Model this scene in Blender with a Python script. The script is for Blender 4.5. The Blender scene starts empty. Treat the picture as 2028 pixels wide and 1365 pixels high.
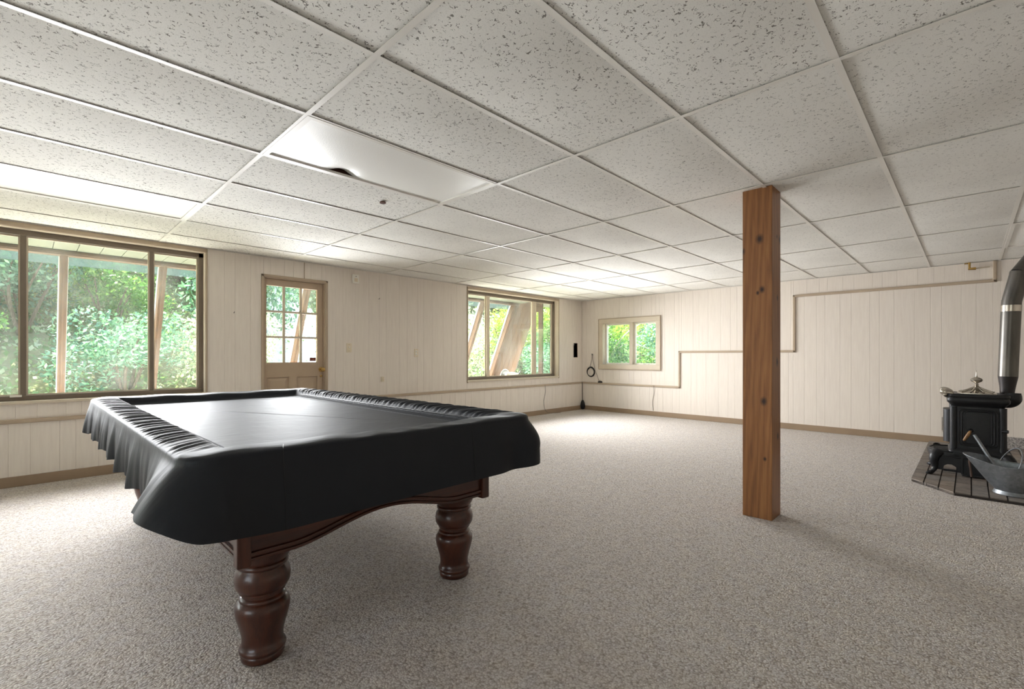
import bpy, bmesh, math, random
import numpy as np
from mathutils import Vector, Matrix
R = math.radians
rnd = random.Random(7)
sc = bpy.context.scene
COL = sc.collection

# ------------------------------------------------------------------ camera, sky, sun, window light, fill light, exposure
HF = 1.08                                   # eye height
cam_d = bpy.data.cameras.new('camera'); cam = bpy.data.objects.new('camera', cam_d); COL.objects.link(cam)
cam.location = (0, 0, HF); cam.rotation_euler = (R(90), 0, 0.7708 - R(90))
cam_d.sensor_width = 36; cam_d.lens = 932.9 / 2028 * 36; cam_d.shift_y = 22.76 / 2028; cam_d.clip_start = 0.02
sc.camera = cam
sc.view_settings.view_transform = 'Standard'; sc.view_settings.look = 'None'
sc.view_settings.gamma = 1; sc.view_settings.exposure = 0.40; sc.view_settings.use_curve_mapping = False
world = bpy.data.worlds.new('sky'); sc.world = world; world.use_nodes = True
wn = world.node_tree.nodes; wn.clear()
w_out = wn.new('ShaderNodeOutputWorld'); w_bg = wn.new('ShaderNodeBackground'); w_sky = wn.new('ShaderNodeTexSky')
w_sky.sky_type = 'NISHITA'; w_sky.sun_disc = False; w_sky.sun_elevation = R(62); w_sky.sun_rotation = R(-20)
w_sky.air_density = 1.4; w_sky.dust_density = 3.0
world.node_tree.links.new(w_sky.outputs[0], w_bg.inputs[0]); world.node_tree.links.new(w_bg.outputs[0], w_out.inputs[0])
w_bg.inputs[1].default_value = 0.75
sun_d = bpy.data.lights.new('sun', 'SUN'); sun = bpy.data.objects.new('sun', sun_d); COL.objects.link(sun)
sun_d.energy = 31.0; sun_d.angle = R(0.6); sun_d.color = (1, .955, .88)
sdir = Vector((-0.25, 0.45, 1.05)).normalized()          # towards the sun
sun.rotation_euler = sdir.to_track_quat('Z', 'Y').to_euler(); sun.location = (2, 12, 9)
def window_light(name, loc, sx, sz, aim, watts, col=(.955, .97, 1.0)):
    d = bpy.data.lights.new(name, 'AREA'); d.shape = 'RECTANGLE'; d.size = sx; d.size_y = sz
    d.energy = watts; d.color = col; d.spread = R(108)
    o = bpy.data.objects.new(name, d); COL.objects.link(o); o.location = loc
    o.rotation_euler = (-Vector(aim)).to_track_quat('Z', 'Y').to_euler()
    return o
KW = .36
window_light('daylight_window_1', (0.37, 5.56, 1.27), 1.70, 1.00, (0, -1, -.26), 160 * KW)
window_light('daylight_window_2', (5.97, 5.57, 1.26), 2.15, 1.00, (0, -1, -.16), 245 * KW)
window_light('daylight_door', (2.17, 5.69, 1.45), .56, .86, (0, -1, 0), 45 * KW)
window_light('fill_light_left', (-2.6, 5.56, 1.27), 2.1, 1.00, (0, -1, -.36), 55 * KW)  # added fill at an unseen window, brightens the left of the room
window_light('fill_light_rear', (-3.95, 0.6, 1.27), 2.4, 1.00, (1, 0, 0), 16 * KW)  # added fill from an unseen end-wall window, brightens the rear

# ------------------------------------------------------------------ helpers
def lin(r, g, b):
    f = lambda c: (c / 255 / 12.92) if c / 255 <= .04045 else ((c / 255 + .055) / 1.055) ** 2.4
    return (f(r), f(g), f(b), 1)
def link(o, parent=None, keep=True):
    COL.objects.link(o)
    if parent is not None:
        o.parent = parent
        if keep and parent.type == 'EMPTY' and not parent.get('_local'):
            o.matrix_parent_inverse = Matrix.Translation(parent.location).inverted()
    return o
def tag(o, label=None, cat=None, group=None, kind=None):
    if label: o['label'] = label
    if cat: o['category'] = cat
    if group: o['group'] = group
    if kind: o['kind'] = kind
    return o
def empty(name, loc, rz=None):
    o = bpy.data.objects.new(name, None); COL.objects.link(o); o.location = loc; o.empty_display_size = .1
    if rz is not None: o.rotation_euler = (0, 0, rz); o['_local'] = 1
    return o
class MB:
    def __init__(s): s.v = []; s.f = []
    def add(s, vs, fs):
        n = len(s.v); s.v += [tuple(v) for v in vs]; s.f += [tuple(i + n for i in f) for f in fs]; return s
    def box(s, x0, x1, y0, y1, z0, z1):
        return s.add([(x0,y0,z0),(x1,y0,z0),(x1,y1,z0),(x0,y1,z0),(x0,y0,z1),(x1,y0,z1),(x1,y1,z1),(x0,y1,z1)],
                     [(0,3,2,1),(4,5,6,7),(0,1,5,4),(1,2,6,5),(2,3,7,6),(3,0,4,7)])
    def prism(s, poly, axis, a0, a1):
        """poly: 2-D points; axis 'x','y','z' is the extrusion direction"""
        m = {'x': lambda p, a: (a, p[0], p[1]), 'y': lambda p, a: (p[0], a, p[1]), 'z': lambda p, a: (p[0], p[1], a)}[axis]
        n = len(poly); vs = [m(p, a0) for p in poly] + [m(p, a1) for p in poly]
        fs = [tuple(range(n)), tuple(range(2 * n - 1, n - 1, -1))] + [(i, n + i, n + (i + 1) % n, (i + 1) % n) for i in range(n)]
        return s.add(vs, fs)
    def lathe(s, prof, c=(0, 0, 0), n=32, axis='z', caps=True):
        vs = []
        for r, z in prof:
            for k in range(n):
                t = 2 * math.pi * k / n
                p = (r * math.cos(t), r * math.sin(t), z)
                if axis == 'y': p = (p[0], p[2], p[1])
                if axis == 'x': p = (p[2], p[0], p[1])
                vs.append((p[0] + c[0], p[1] + c[1], p[2] + c[2]))
        fs = [(i*n+k, i*n+(k+1) % n, (i+1)*n+(k+1) % n, (i+1)*n+k) for i in range(len(prof)-1) for k in range(n)]
        if caps: fs += [tuple(range(n-1, -1, -1)), tuple((len(prof)-1)*n+k for k in range(n))]
        return s.add(vs, fs)
    def tube(s, pts, r, n=10, closed=False):
        pts = [Vector(p) for p in pts]; rs = r if isinstance(r, (list, tuple)) else [r] * len(pts)
        m = len(pts); vs = []; up = None
        for i, p in enumerate(pts):
            if closed: d = pts[(i+1) % m] - pts[i-1]
            else: d = pts[min(i+1, m-1)] - pts[max(i-1, 0)]
            d.normalize()
            if up is None:
                up = Vector((0, 0, 1)) if abs(d.z) < .9 else Vector((1, 0, 0))
            a = d.cross(up).normalized(); b = a.cross(d).normalized(); up = b
            for k in range(n):
                t = 2*math.pi*k/n
                vs.append(p + a*math.cos(t)*rs[i] + b*math.sin(t)*rs[i])
        fs = [(i*n+k, i*n+(k+1) % n, ((i+1) % m)*n+(k+1) % n, ((i+1) % m)*n+k) for i in range(m if closed else m-1) for k in range(n)]
        if not closed: fs += [tuple(range(n-1, -1, -1)), tuple((m-1)*n+k for k in range(n))]
        return s.add(vs, fs)
    def build(s, name, mat, parent=None, smooth=False, bevel=0, seg=2, angle=None):
        me = bpy.data.meshes.new(name); me.from_pydata(s.v, [], s.f)
        bm = bmesh.new(); bm.from_mesh(me); bmesh.ops.recalc_face_normals(bm, faces=bm.faces)
        if bevel:
            es = [e for e in bm.edges if len(e.link_faces) == 2 and e.calc_face_angle(0) > R(25)]
            bmesh.ops.bevel(bm, geom=es, offset=bevel, segments=seg, affect='EDGES', profile=.6)
        for f in bm.faces: f.smooth = smooth
        if smooth:
            for e in bm.edges:
                if len(e.link_faces) == 2 and e.calc_face_angle(0) > R(angle or 40): e.smooth = False
        bm.to_mesh(me); bm.free(); me.materials.append(mat)
        return link(bpy.data.objects.new(name, me), parent)
def box(name, x0, x1, y0, y1, z0, z1, mat, parent=None, bevel=0):
    return MB().box(x0, x1, y0, y1, z0, z1).build(name, mat, parent, bevel=bevel)
def spline(pts, n=8):
    """Catmull-Rom through points"""
    P = [Vector(p) for p in pts]; out = []
    for i in range(len(P)-1):
        a, b, c, d = P[max(i-1, 0)], P[i], P[i+1], P[min(i+2, len(P)-1)]
        for k in range(n):
            t = k/n
            out.append(.5*((2*b)+(c-a)*t+(2*a-5*b+4*c-d)*t*t+(3*b-a-3*c+d)*t**3))
    out.append(P[-1]); return out

# ------------------------------------------------------------------ materials
class Mat:
    def __init__(s, name, color=(.5,.5,.5,1), rough=.5, metal=0, spec=.5, coat=0):
        s.m = bpy.data.materials.new(name); s.m.use_nodes = True; s.t = s.m.node_tree; s.n = s.t.nodes
        s.b = s.n['Principled BSDF']; s.set('Base Color', color); s.set('Roughness', rough); s.set('Metallic', metal)
        s.set('Specular IOR Level', spec); s.set('Coat Weight', coat)
    def set(s, k, v): s.b.inputs[k].default_value = v
    def node(s, ty, **kw):
        n = s.n.new('ShaderNode' + ty)
        for k, v in kw.items():
            if k in n.inputs.keys(): n.inputs[k].default_value = v
            else: setattr(n, k, v)
        return n
    def link(s, a, b): s.t.links.new(a, b)
    def pos(s, scale=(1,1,1), obj=False):
        mp = s.node('Mapping'); mp.inputs['Scale'].default_value = scale
        if obj: s.link(s.node('TexCoord').outputs['Object'], mp.inputs[0])
        else: s.link(s.node('NewGeometry').outputs['Position'], mp.inputs[0])
        return mp.outputs[0]
    def ramp(s, fac, stops):
        r = s.node('ValToRGB'); e = r.color_ramp.elements
        while len(e) < len(stops): e.new(.5)
        for el, (p, c) in zip(e, stops): el.position = p; el.color = c if len(c) == 4 else (*c, 1)
        s.link(fac, r.inputs[0]); return r.outputs[0]
    def math(s, op, a, b=None, clamp=False):
        n = s.node('Math', operation=op, use_clamp=clamp)
        for i, x in enumerate((a, b)):
            if x is None: continue
            if isinstance(x, (int, float)): n.inputs[i].default_value = x
            else: s.link(x, n.inputs[i])
        return n.outputs[0]
    def mix(s, fac, a, b, blend='MIX'):
        n = s.node('MixRGB', blend_type=blend)
        for i, x in enumerate((fac, a, b)):
            if isinstance(x, (int, float)): n.inputs[i].default_value = x
            elif isinstance(x, tuple): n.inputs[i].default_value = x
            else: s.link(x, n.inputs[i])
        return n.outputs[0]
    def noise(s, vec, scale, detail=2, rough=.5, dist=0, out=0):
        n = s.node('TexNoise', Scale=scale, Detail=detail, Roughness=rough, Distortion=dist); s.link(vec, n.inputs['Vector']); return n.outputs[out]
    def bump(s, h, strength=.3, dist=.01):
        n = s.node('Bump', Strength=strength, Distance=dist); s.link(h, n.inputs['Height']); s.link(n.outputs[0], s.b.inputs['Normal']); return n
    def color(s, c): s.link(c, s.b.inputs['Base Color'])

def plain(name, rgb, rough=.5, metal=0, var=.06, scale=6, spec=.5, bump=0, bscale=60):
    m = Mat(name, lin(*rgb), rough, metal, spec)
    c = lin(*rgb); p = m.pos()
    n = m.noise(p, scale, 3)
    lo = tuple(x*(1-var) for x in c[:3]) + (1,); hi = tuple(min(1, x*(1+var)) for x in c[:3]) + (1,)
    m.color(m.ramp(n, [(.3, lo), (.7, hi)]))
    if bump: m.bump(m.noise(p, bscale, 3), bump, .004)
    return m.m

def wood(name, dark, mid, light, axis='z', scale=1.0, rough=.4, coat=0, knots=(), ring=9):
    m = Mat(name, rough=rough, coat=coat)
    st = {'z': (1, 1, .06), 'x': (.06, 1, 1), 'y': (1, .06, 1)}[axis]
    p = m.pos(tuple(a*scale for a in st))
    w = m.node('TexWave', wave_type='BANDS', bands_direction='DIAGONAL', Scale=ring, Distortion=6.0, Detail=3.0)
    w.inputs['Detail Scale'].default_value = 1.4; m.link(p, w.inputs[0])
    fine = m.noise(p, 90, 4, .6)
    f = m.math('ADD', m.math('ADD', m.math('MULTIPLY', w.outputs[1], .20), m.math('MULTIPLY', m.noise(p, 7, 3), .35)), m.math('MULTIPLY', fine, .5))
    c = m.ramp(f, [(.25, lin(*dark)), (.52, lin(*mid)), (.8, lin(*light))])
    if knots:
        tot = None
        g = m.node('NewGeometry').outputs['Position']
        for (x, y, z, r) in knots:
            sub = m.node('VectorMath', operation='SUBTRACT'); m.link(g, sub.inputs[0]); sub.inputs[1].default_value = (x, y, z)
            mul = m.node('VectorMath', operation='MULTIPLY'); m.link(sub.outputs[0], mul.inputs[0]); mul.inputs[1].default_value = (1, 1, .72)
            ln = m.node('VectorMath', operation='LENGTH'); m.link(mul.outputs[0], ln.inputs[0])
            d = m.math('ADD', m.math('DIVIDE', ln.outputs['Value'], r), m.math('MULTIPLY', m.math('SUBTRACT', fine, .5), .5))
            k = m.math('SUBTRACT', 1.35, d, True)
            tot = k if tot is None else m.math('MAXIMUM', tot, k)
        c = m.mix(tot, c, lin(48, 24, 12))
    m.color(c); m.bump(fine, .12, .002)
    return m.m

# wall paint on panelling
M = {}
m = Mat('panel_paint', rough=.55, spec=.35); p = m.pos((1, 1, .08)); n = m.noise(p, 55, 3)
m.color(m.ramp(n, [(.25, lin(224, 214, 203)), (.75, lin(232, 223, 212))])); m.bump(n, .05, .002); M['paint'] = m.m
M['wallback'] = plain('panel_groove', (214, 202, 187), .7)
M['plaster'] = plain('painted_wall', (226, 216, 203), .7)
M['trim'] = plain('taupe_trim_paint', (178, 160, 138), .4, var=.04)
M['base'] = plain('brown_baseboard', (150, 128, 104), .45, var=.06)
M['door'] = plain('taupe_door_paint', (181, 160, 136), .4, var=.04)
M['frame'] = plain('bronze_window_frame', (118, 106, 92), .35, var=.05)
M['framelight'] = plain('pale_window_frame', (205, 192, 172), .4, var=.04)
M['white'] = plain('white_plastic', (236, 232, 222), .35, var=.02)
M['ivory'] = plain('ivory_plastic', (222, 208, 184), .35, var=.02)
M['dark'] = plain('black_rubber', (22, 21, 21), .5, var=.1)
M['void'] = plain('dark_cavity', (86, 54, 40), .9, var=.2)
M['brass'] = plain('brass', (190, 158, 96), .25, metal=1, var=.05)
M['wire'] = plain('grey_wire', (120, 112, 102), .5)
# glass
m = Mat('window_glass'); m.n.remove(m.b); gl = m.node('BsdfGlossy', Roughness=.02); tr = m.node('BsdfTransparent'); tr.inputs[0].default_value = (.93, .96, .95, 1)
lw = m.node('LayerWeight', Blend=.25); mx = m.node('MixShader'); fac = m.math('ADD', m.math('MULTIPLY', lw.outputs['Fresnel'], .25), .03)
m.link(fac, mx.inputs[0]); dt = m.node('BsdfTranslucent'); dt.inputs[0].default_value = (.9, .95, .95, 1); dm = m.node('MixShader'); m.link(m.ramp(m.noise(m.pos((1, 1, .5)), 4, 4), [(.35, (.02, .02, .02)), (.7, (.08, .08, .08))]), dm.inputs[0]); m.link(tr.outputs[0], dm.inputs[1]); m.link(dt.outputs[0], dm.inputs[2])
m.link(dm.outputs[0], mx.inputs[1]); m.link(gl.outputs[0], mx.inputs[2]); m.link(mx.outputs[0], m.n['Material Output'].inputs[0]); M['glass'] = m.m
# tinted sheet outside
m = Mat('blue_fibreglass'); m.n.remove(m.b); df = m.node('BsdfTranslucent'); df.inputs[0].default_value = lin(120, 142, 140); tr = m.node('BsdfTransparent'); tr.inputs[0].default_value = (.47, .51, .49, 1)
mx = m.node('MixShader'); mx.inputs[0].default_value = .12; m.link(tr.outputs[0], mx.inputs[1]); m.link(df.outputs[0], mx.inputs[2]); m.link(mx.outputs[0], m.n['Material Output'].inputs[0]); M['film'] = m.m
# ceiling tile
def tile_mat(name, amount, c0, c1):
    m = Mat(name, rough=.9, spec=.15); p = m.pos()
    a = m.noise(p, 40, 1.5, .5, 1.3); line = m.math('ABSOLUTE', m.math('SUBTRACT', a, .5))
    brk = m.noise(p, 52, 2, .5, .4)
    worm = m.math('MULTIPLY', m.math('LESS_THAN', line, .028), m.math('GREATER_THAN', brk, .56))
    v = m.node('TexVoronoi', Scale=210.0); m.link(p, v.inputs['Vector'])
    pin = m.math('LESS_THAN', v.outputs['Distance'], .24)
    pit = m.math('MAXIMUM', worm, m.math('MULTIPLY', pin, .3))
    soft = m.noise(p, 3, 3)
    base = m.ramp(soft, [(.3, lin(*c0)), (.7, lin(*c1))])
    m.color(m.mix(m.math('MULTIPLY', pit, amount), base, lin(96, 90, 80)))  # shade of the pit depth mixed into the colour, besides the bump
    h = m.math('SUBTRACT', m.math('MULTIPLY', m.noise(p, 260, 2), .25), pit); m.bump(h, .35, .004)
    return m.m
M['tile'] = tile_mat('fissured_tile_strong_shade', .85, (233, 231, 225), (240, 238, 232)); M['tile_mid'] = tile_mat('fissured_tile_mid_shade', .6, (233, 231, 225), (240, 238, 232)); M['tile_soft'] = tile_mat('fissured_tile_faint_shade', .38, (233, 231, 225), (240, 238, 232))  # one tile, pit shade painted weaker where light grazes less
M['tee'] = plain('white_ceiling_grid', (232, 228, 220), .4, var=.02)
m = Mat('light_diffuser', lin(246, 245, 240), .35); p = m.pos(); v = m.node('TexVoronoi', Scale=170.0); m.link(p, v.inputs['Vector']); m.bump(v.outputs['Distance'], .15, .002)
M['diffuser'] = m.m
# carpet
m = Mat('berber_carpet', rough=.95, spec=.1); p = m.pos()
wob = m.noise(p, 40, 2, out=1); pv = m.mix(.016, p, wob, 'ADD')
v = m.node('TexVoronoi', Scale=118.0); v.inputs['Randomness'].default_value = .9; m.link(pv, v.inputs['Vector'])
sep = m.node('SeparateColor'); m.link(v.outputs['Color'], sep.inputs[0])
yarn = m.ramp(sep.outputs[0], [(.0, lin(180, 173, 164)), (.35, lin(201, 195, 187)), (.7, lin(208, 203, 196)), (1, lin(217, 213, 207))])
tint = m.ramp(m.noise(p, 14, 3), [(.3, (.94, .94, .98, 1)), (.7, (1.0, .975, .95, 1))])
gap = m.ramp(v.outputs['Distance'], [(.42, (1, 1, 1, 1)), (.85, (.62, .58, .55, 1))])  # shade between the loops painted into the yarn colour
m.color(m.mix(1.0, m.mix(1.0, yarn, tint, 'MULTIPLY'), gap, 'MULTIPLY'))
hh = m.math('SUBTRACT', m.math('SUBTRACT', 1.0, v.outputs['Distance']), m.math('MULTIPLY', m.noise(p, 300, 2), .35)); m.bump(hh, .75, .007); M['carpet'] = m.m
# vinyl cover
m = Mat('black_vinyl', (.007, .009, .013, 1), .58, spec=.30); p = m.pos()
n1 = m.noise(p, 5, 3, .5, .3); n2 = m.noise(m.pos((1.0, 5, 1)), 9, 3); gr = m.noise(p, 420, 2)
m.bump(m.math('ADD', m.math('ADD', m.math('MULTIPLY', n1, 1.0), m.math('MULTIPLY', n2, .35)), m.math('MULTIPLY', gr, .02)), .35, .012); M['vinyl'] = m.m
M['stitch'] = plain('dark_stitching', (60, 64, 70), .6)
M['piping'] = plain('black_piping', (10, 10, 12), .4)
M['mahogany'] = wood('mahogany_wood', (44, 17, 8), (66, 29, 14), (84, 40, 21), 'z', 1.6, .34, .2, ring=5)
M['mahogany_x'] = wood('mahogany_apron', (44, 17, 8), (66, 29, 14), (84, 40, 21), 'x', 1.6, .34, .2, ring=5)
M['leather'] = plain('black_leather', (24, 20, 18), .5)
# post: knots where the timber has them
K = [(3.39, 1.00, 1.858, .022), (3.39, .985, 1.52, .016), (3.39, 1.012, 1.50, .010), (3.39, .975, .78, .019), (3.39, .968, .40, .010), (3.39, 1.108, 1.79, .017),
     (3.45, .924, 2.36, .02), (3.565, .924, 1.87, .022), (3.50, .924, 1.88, .010), (3.51, .924, 1.47, .014), (3.505, .924, 1.04, .022), (3.52, .924, .54, .018)]
M['post'] = wood('stained_pine_post', (104, 64, 30), (136, 88, 45), (158, 108, 60), 'z', 1.0, .5, .1, K, ring=16)
M['cedar'] = wood('cedar_timber', (76, 50, 30), (94, 65, 39), (110, 79, 49), 'z', 1.2, .6, ring=8)
M['cedar_x'] = wood('cedar_beam', (80, 58, 40), (94, 70, 48), (108, 82, 58), 'x', 1.2, .6, ring=8)
M['whitecap'] = plain('white_glazing_cap', (240, 240, 238), .4)
M['soffit'] = plain('pale_green_soffit', (112, 116, 98), .6)
# iron
M['iron'] = plain('black_cast_iron', (26, 27, 30), .42, metal=.3, var=.15, scale=30, bump=.15, bscale=160)
M['nickel'] = plain('nickel_plate', (188, 182, 172), .22, metal=1, var=.06)
m = Mat('galvanised_steel', rough=.42, metal=.85); p = m.pos(); v = m.node('TexVoronoi', Scale=55.0); m.link(p, v.inputs['Vector']); sp = m.node('SeparateColor'); m.link(v.outputs['Color'], sp.inputs[0])
m.color(m.ramp(sp.outputs[0], [(0, lin(122, 126, 130)), (1, lin(138, 142, 146))])); M['galv'] = m.m
m = Mat('stove_pipe_steel', lin(84, 82, 80), .36, metal=.8); n = m.noise(m.pos((1, 1, .15)), 18, 3); m.color(m.ramp(n, [(.3, lin(82, 80, 77)), (.7, lin(108, 104, 98))])); M['pipe'] = m.m
M['pipedark'] = plain('black_stove_pipe', (58, 54, 54), .4, metal=.6, var=.1)
M['handle'] = wood('wooden_handle', (96, 66, 34), (132, 96, 56), (156, 118, 74), 'z', 3, .5)
m = Mat('slate_brick', rough=.7); p = m.pos(); oi = m.node('ObjectInfo'); n = m.noise(p, 22, 4, .6)
a = m.ramp(oi.outputs['Random'], [(0, lin(98, 88, 80)), (.35, lin(118, 108, 98)), (.7, lin(110, 108, 106)), (1, lin(130, 114, 98))]); m.color(m.mix(.45, a, m.ramp(n, [(.3, lin(82, 74, 68)), (.7, lin(140, 130, 120))]))); m.bump(n, .3, .004); M['brick'] = m.m
M['grout'] = plain('dark_grout', (48, 42, 38), .9)
m = Mat('speckled_granite', rough=.5); p = m.pos(); v = m.node('TexVoronoi', Scale=120.0); m.link(p, v.inputs['Vector']); sp = m.node('SeparateColor'); m.link(v.outputs['Color'], sp.inputs[0]); m.color(m.ramp(sp.outputs[1], [(0, lin(92, 88, 86)), (.5, lin(150, 144, 140)), (1, lin(196, 190, 184))])); M['granite'] = m.m

# ------------------------------------------------------------------ the room
CZ = 2.192; WY = 5.664; RX = 7.878; LX = -4.0; BY = -4.0
MP = 0.014                                   # lower panelling stands proud by this much
fl = box('floor', LX - .2, RX + .2, BY - .2, WY + .2, -.12, 0, M['carpet']); tag(fl, 'beige looped berber carpet over the whole room', kind='structure')

def cells(s0, s1, z0, z1, holes):
    S = sorted({s0, s1, *[h[0] for h in holes], *[h[1] for h in holes]}); Z = sorted({z0, z1, *[h[2] for h in holes], *[h[3] for h in holes]})
    S = [s for s in S if s0 <= s <= s1]; Z = [z for z in Z if z0 <= z <= z1]
    for a, b in zip(S, S[1:]):
        for c, d in zip(Z, Z[1:]):
            cs, cz = (a+b)/2, (c+d)/2
            if not any(h[0] < cs < h[1] and h[2] < cz < h[3] for h in holes): yield a, b, c, d
PW = [.1016, .2032, .127, .1778, .1016, .1524, .2032, .1524]      # random-width panelling, 48 inches to the sheet
def plank(parent, axis, face, s0, s1, z0, z1, proud):
    """a vertical board with chamfered long edges; face = wall plane, boards grow into the room"""
    g = .0004; ch = .0022; t = proud; d = .0012
    prof = [(s0+g, 0), (s0+g, t-d), (s0+g+ch, t), (s1-g-ch, t), (s1-g, t-d), (s1-g, 0)]
    mb = MB()
    if axis == 'left': pts = [(s, face - o) for s, o in prof]
    else: pts = [(face - o, s) for s, o in prof]
    mb.prism(pts, 'z', z0, z1)
    return mb.build('plank', M['paint'], parent)
def panel(parent, axis, face, s0, s1, zfun, holes, proud, phase=0.0):
    s = s0 - phase; k = 0
    while s < s1:
        e = s + PW[k % 8]; k += 1
        if e > s0 + .01:
            cuts = sorted({max(s, s0), min(e, s1), *[c for h in holes for c in h[:2] if max(s, s0)+.012 < c < min(e, s1)-.012],
                           *[c for c in zfun[1] if max(s, s0)+.012 < c < min(e, s1)-.012]})
            for a, b in zip(cuts, cuts[1:]):
                if b - a < .006: continue
                mid = (a+b)/2; zr = zfun[0](mid)
                if zr is None: continue
                segs = [zr]
                for h in holes:
                    if h[0] - .012 < mid < h[1] + .012 and min(b, h[1]) - max(a, h[0]) > .5*(b-a):
                        ns = []
                        for (c, d) in segs:
                            if h[2] > c: ns.append((c, min(d, h[2])))
                            if h[3] < d: ns.append((max(c, h[3]), d))
                        segs = ns
                for c, d in segs:
                    if d - c > .01: plank(parent, axis, face, a, b, c, d, proud)
        s = e
LZ = .552                                    # ledge height
# openings: (s0, s1, z0, z1)
W1 = (-.56, 1.285, .695, 2.150); W2 = (4.832, 7.108, .685, 2.135); D1 = (1.842, 2.552, -.01, 1.975); W4 = (-3.70, -1.50, .695, 2.150); SLOT = (7.595, 7.725, 1.052, 1.335)  # includes the opening of the added, unseen slider
holesL = [W1, W2, D1, W4, SLOT]
mb = MB()
for a, b, c, d in cells(LX - .2, RX + .18, -.05, CZ + .16, [W1, W2, D1, W4, SLOT]): mb.box(a, b, WY + .012, WY + .20, c, d)
wl = mb.build('wall_left', M['wallback']); tag(wl, 'pale panelled wall with the two wide windows and the glazed door', kind='structure')
panel(wl, 'left', WY + .012, LX, RX, (lambda s: (LZ, CZ), ()), holesL, .012, .03)
panel(wl, 'left', WY + .012, LX, RX - MP, (lambda s: (.085, LZ), ()), [D1], .012 + MP, .07)
W3 = (4.045, 5.160, .915, 1.712)
mb = MB()
for a, b, c, d in cells(BY - .2, WY + .01, -.05, CZ + .16, [W3]): mb.box(RX + .012, RX + .20, a, b, c, d)
wr = mb.build('wall_right', M['wallback']); tag(wr, 'pale panelled wall with stepped ledge and small window', kind='structure')
Y1, Y2, Y3 = 3.612, 1.862, -.199
ZT1, ZT2, ZT3 = LZ, 1.163, 1.972
def low_top(y): return ZT1 if y > Y1 else ZT2 if y > Y2 else ZT3 if y > Y3 else CZ
panel(wr, 'right', RX + .012, BY, WY, (lambda y: (low_top(y), CZ) if low_top(y) < CZ - .02 else None, (Y1, Y2, Y3)), [W3], .012, .05)
panel(wr, 'right', RX + .012, BY, WY - MP, (lambda y: (.085, low_top(y)), (Y1, Y2, Y3)), [], .012 + MP, .02)
wb = box('wall_back', LX - .2, RX + .2, BY - .2, BY, -.05, CZ + .16, M['plaster']); tag(wb, 'plain painted wall behind the viewer', kind='structure')
W5 = (-.60, 1.80, .695, 2.10)  # opening of the added, unseen end-wall window
mb = MB()
for a, b, c, d in cells(BY, WY + .01, -.05, CZ + .16, [W5]): mb.box(LX - .2, LX, a, b, c, d)
wf = mb.build('wall_front', M['plaster']); tag(wf, 'plain painted end wall with one added window', kind='structure')
# baseboards
def strip(name, pts, mat, label=None):
    pass
BH, BT = .085, .014
def baseb(name, x0, x1, y0, y1, label):
    o = MB().box(x0, x1, y0, y1, 0, BH).build(name, M['base'], bevel=.004); tag(o, label, kind='structure'); return o
pl = WY - MP; pr = RX - MP
baseb('baseboard_left', LX, D1[0] - .04, pl - BT, pl + .02, 'brown baseboard below the large slider window')
baseb('baseboard_left', D1[1] + .04, RX - MP, pl - BT, pl + .02, 'brown baseboard from the door to the corner')
baseb('baseboard_right', pr - BT, pr + .02, -.30, WY - MP, 'brown baseboard along the stepped panelling')
g = box('trim_1', pr - .03, pr + .02, BY, -.30, 0, .150, M['granite'], bevel=.004); tag(g, 'grey speckled stone skirting behind the stove', kind='structure')
# ledge mouldings
TT, TD = .030, .030
def mould(name, a, b, label):
    """box moulding with a rounded nose"""
    o = MB().box(a[0], b[0], a[1], b[1], a[2], b[2]).build(name, M['trim'], bevel=.009, seg=3); tag(o, label, kind='structure'); return o
mould('trim_2', (LX, pl - .018, LZ - TT), (D1[0] - .03, WY + .01, LZ + .004), 'taupe ledge moulding below the large slider window')
mould('trim_3', (D1[1] + .03, pl - .018, LZ - TT), (RX, WY + .01, LZ + .004), 'taupe ledge moulding from the door to the corner')
mould('trim_4', (pr - .018, Y1 - .03, ZT1 - TT), (RX + .01, WY - MP, ZT1 + .004), 'lowest taupe ledge moulding, under the small window')
mould('trim_5', (pr - .018, Y1 - .03, ZT1 - TT), (RX + .01, Y1 + .004, ZT2 + .004), 'short upright taupe moulding beside the small window')
mould('trim_6', (pr - .018, Y2 - .03, ZT2 - TT), (RX + .01, Y1 + .004, ZT2 + .004), 'middle taupe ledge moulding behind the wooden post')
mould('trim_7', (pr - .018, Y2 - .03, ZT2 - TT), (RX + .01, Y2 + .004, ZT3 + .004), 'tall upright taupe moulding beside the wooden post')
mould('trim_8', (pr - .018, Y3 - .03, ZT3 - TT), (RX + .01, Y2 + .004, ZT3 + .004), 'highest taupe ledge moulding close below the ceiling')
mould('trim_9', (pr - .018, Y3 - .03, ZT3 - TT), (RX + .01, Y3 + .004, CZ), 'short upright taupe moulding reaching the ceiling beside the brass valve')
# thin batten above the door
box('batten', 2.290, 2.298, WY - .006, WY + .002, 2.0, CZ, M['trim'], wl)
# outlines of the slot
rec = MB(); x0, x1, z0, z1 = SLOT; rec.add([(x0, WY, z0), (x1, WY, z0), (x1, WY, z1), (x0, WY, z1), (x0, WY+.09, z0), (x1, WY+.09, z0), (x1, WY+.09, z1), (x0, WY+.09, z1)], [(4, 5, 6, 7), (0, 1, 5, 4), (1, 2, 6, 5), (2, 3, 7, 6), (3, 0, 4, 7)])
rec = rec.build('wall_recess', M['void']); tag(rec, 'dark open slot cut in the panelling near the corner', 'wall opening')
MB().tube(spline([(7.61, WY+.02, 1.32), (7.64, WY+.03, 1.30), (7.66, WY+.05, 1.33)], 5), .010, 6).build('wire_end', M['white'], rec, True)
MB().tube(spline([(7.60, WY+.03, 1.27), (7.63, WY+.05, 1.255), (7.615, WY+.07, 1.24)], 5), .007, 6).build('wire_end', M['white'], rec, True)

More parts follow.
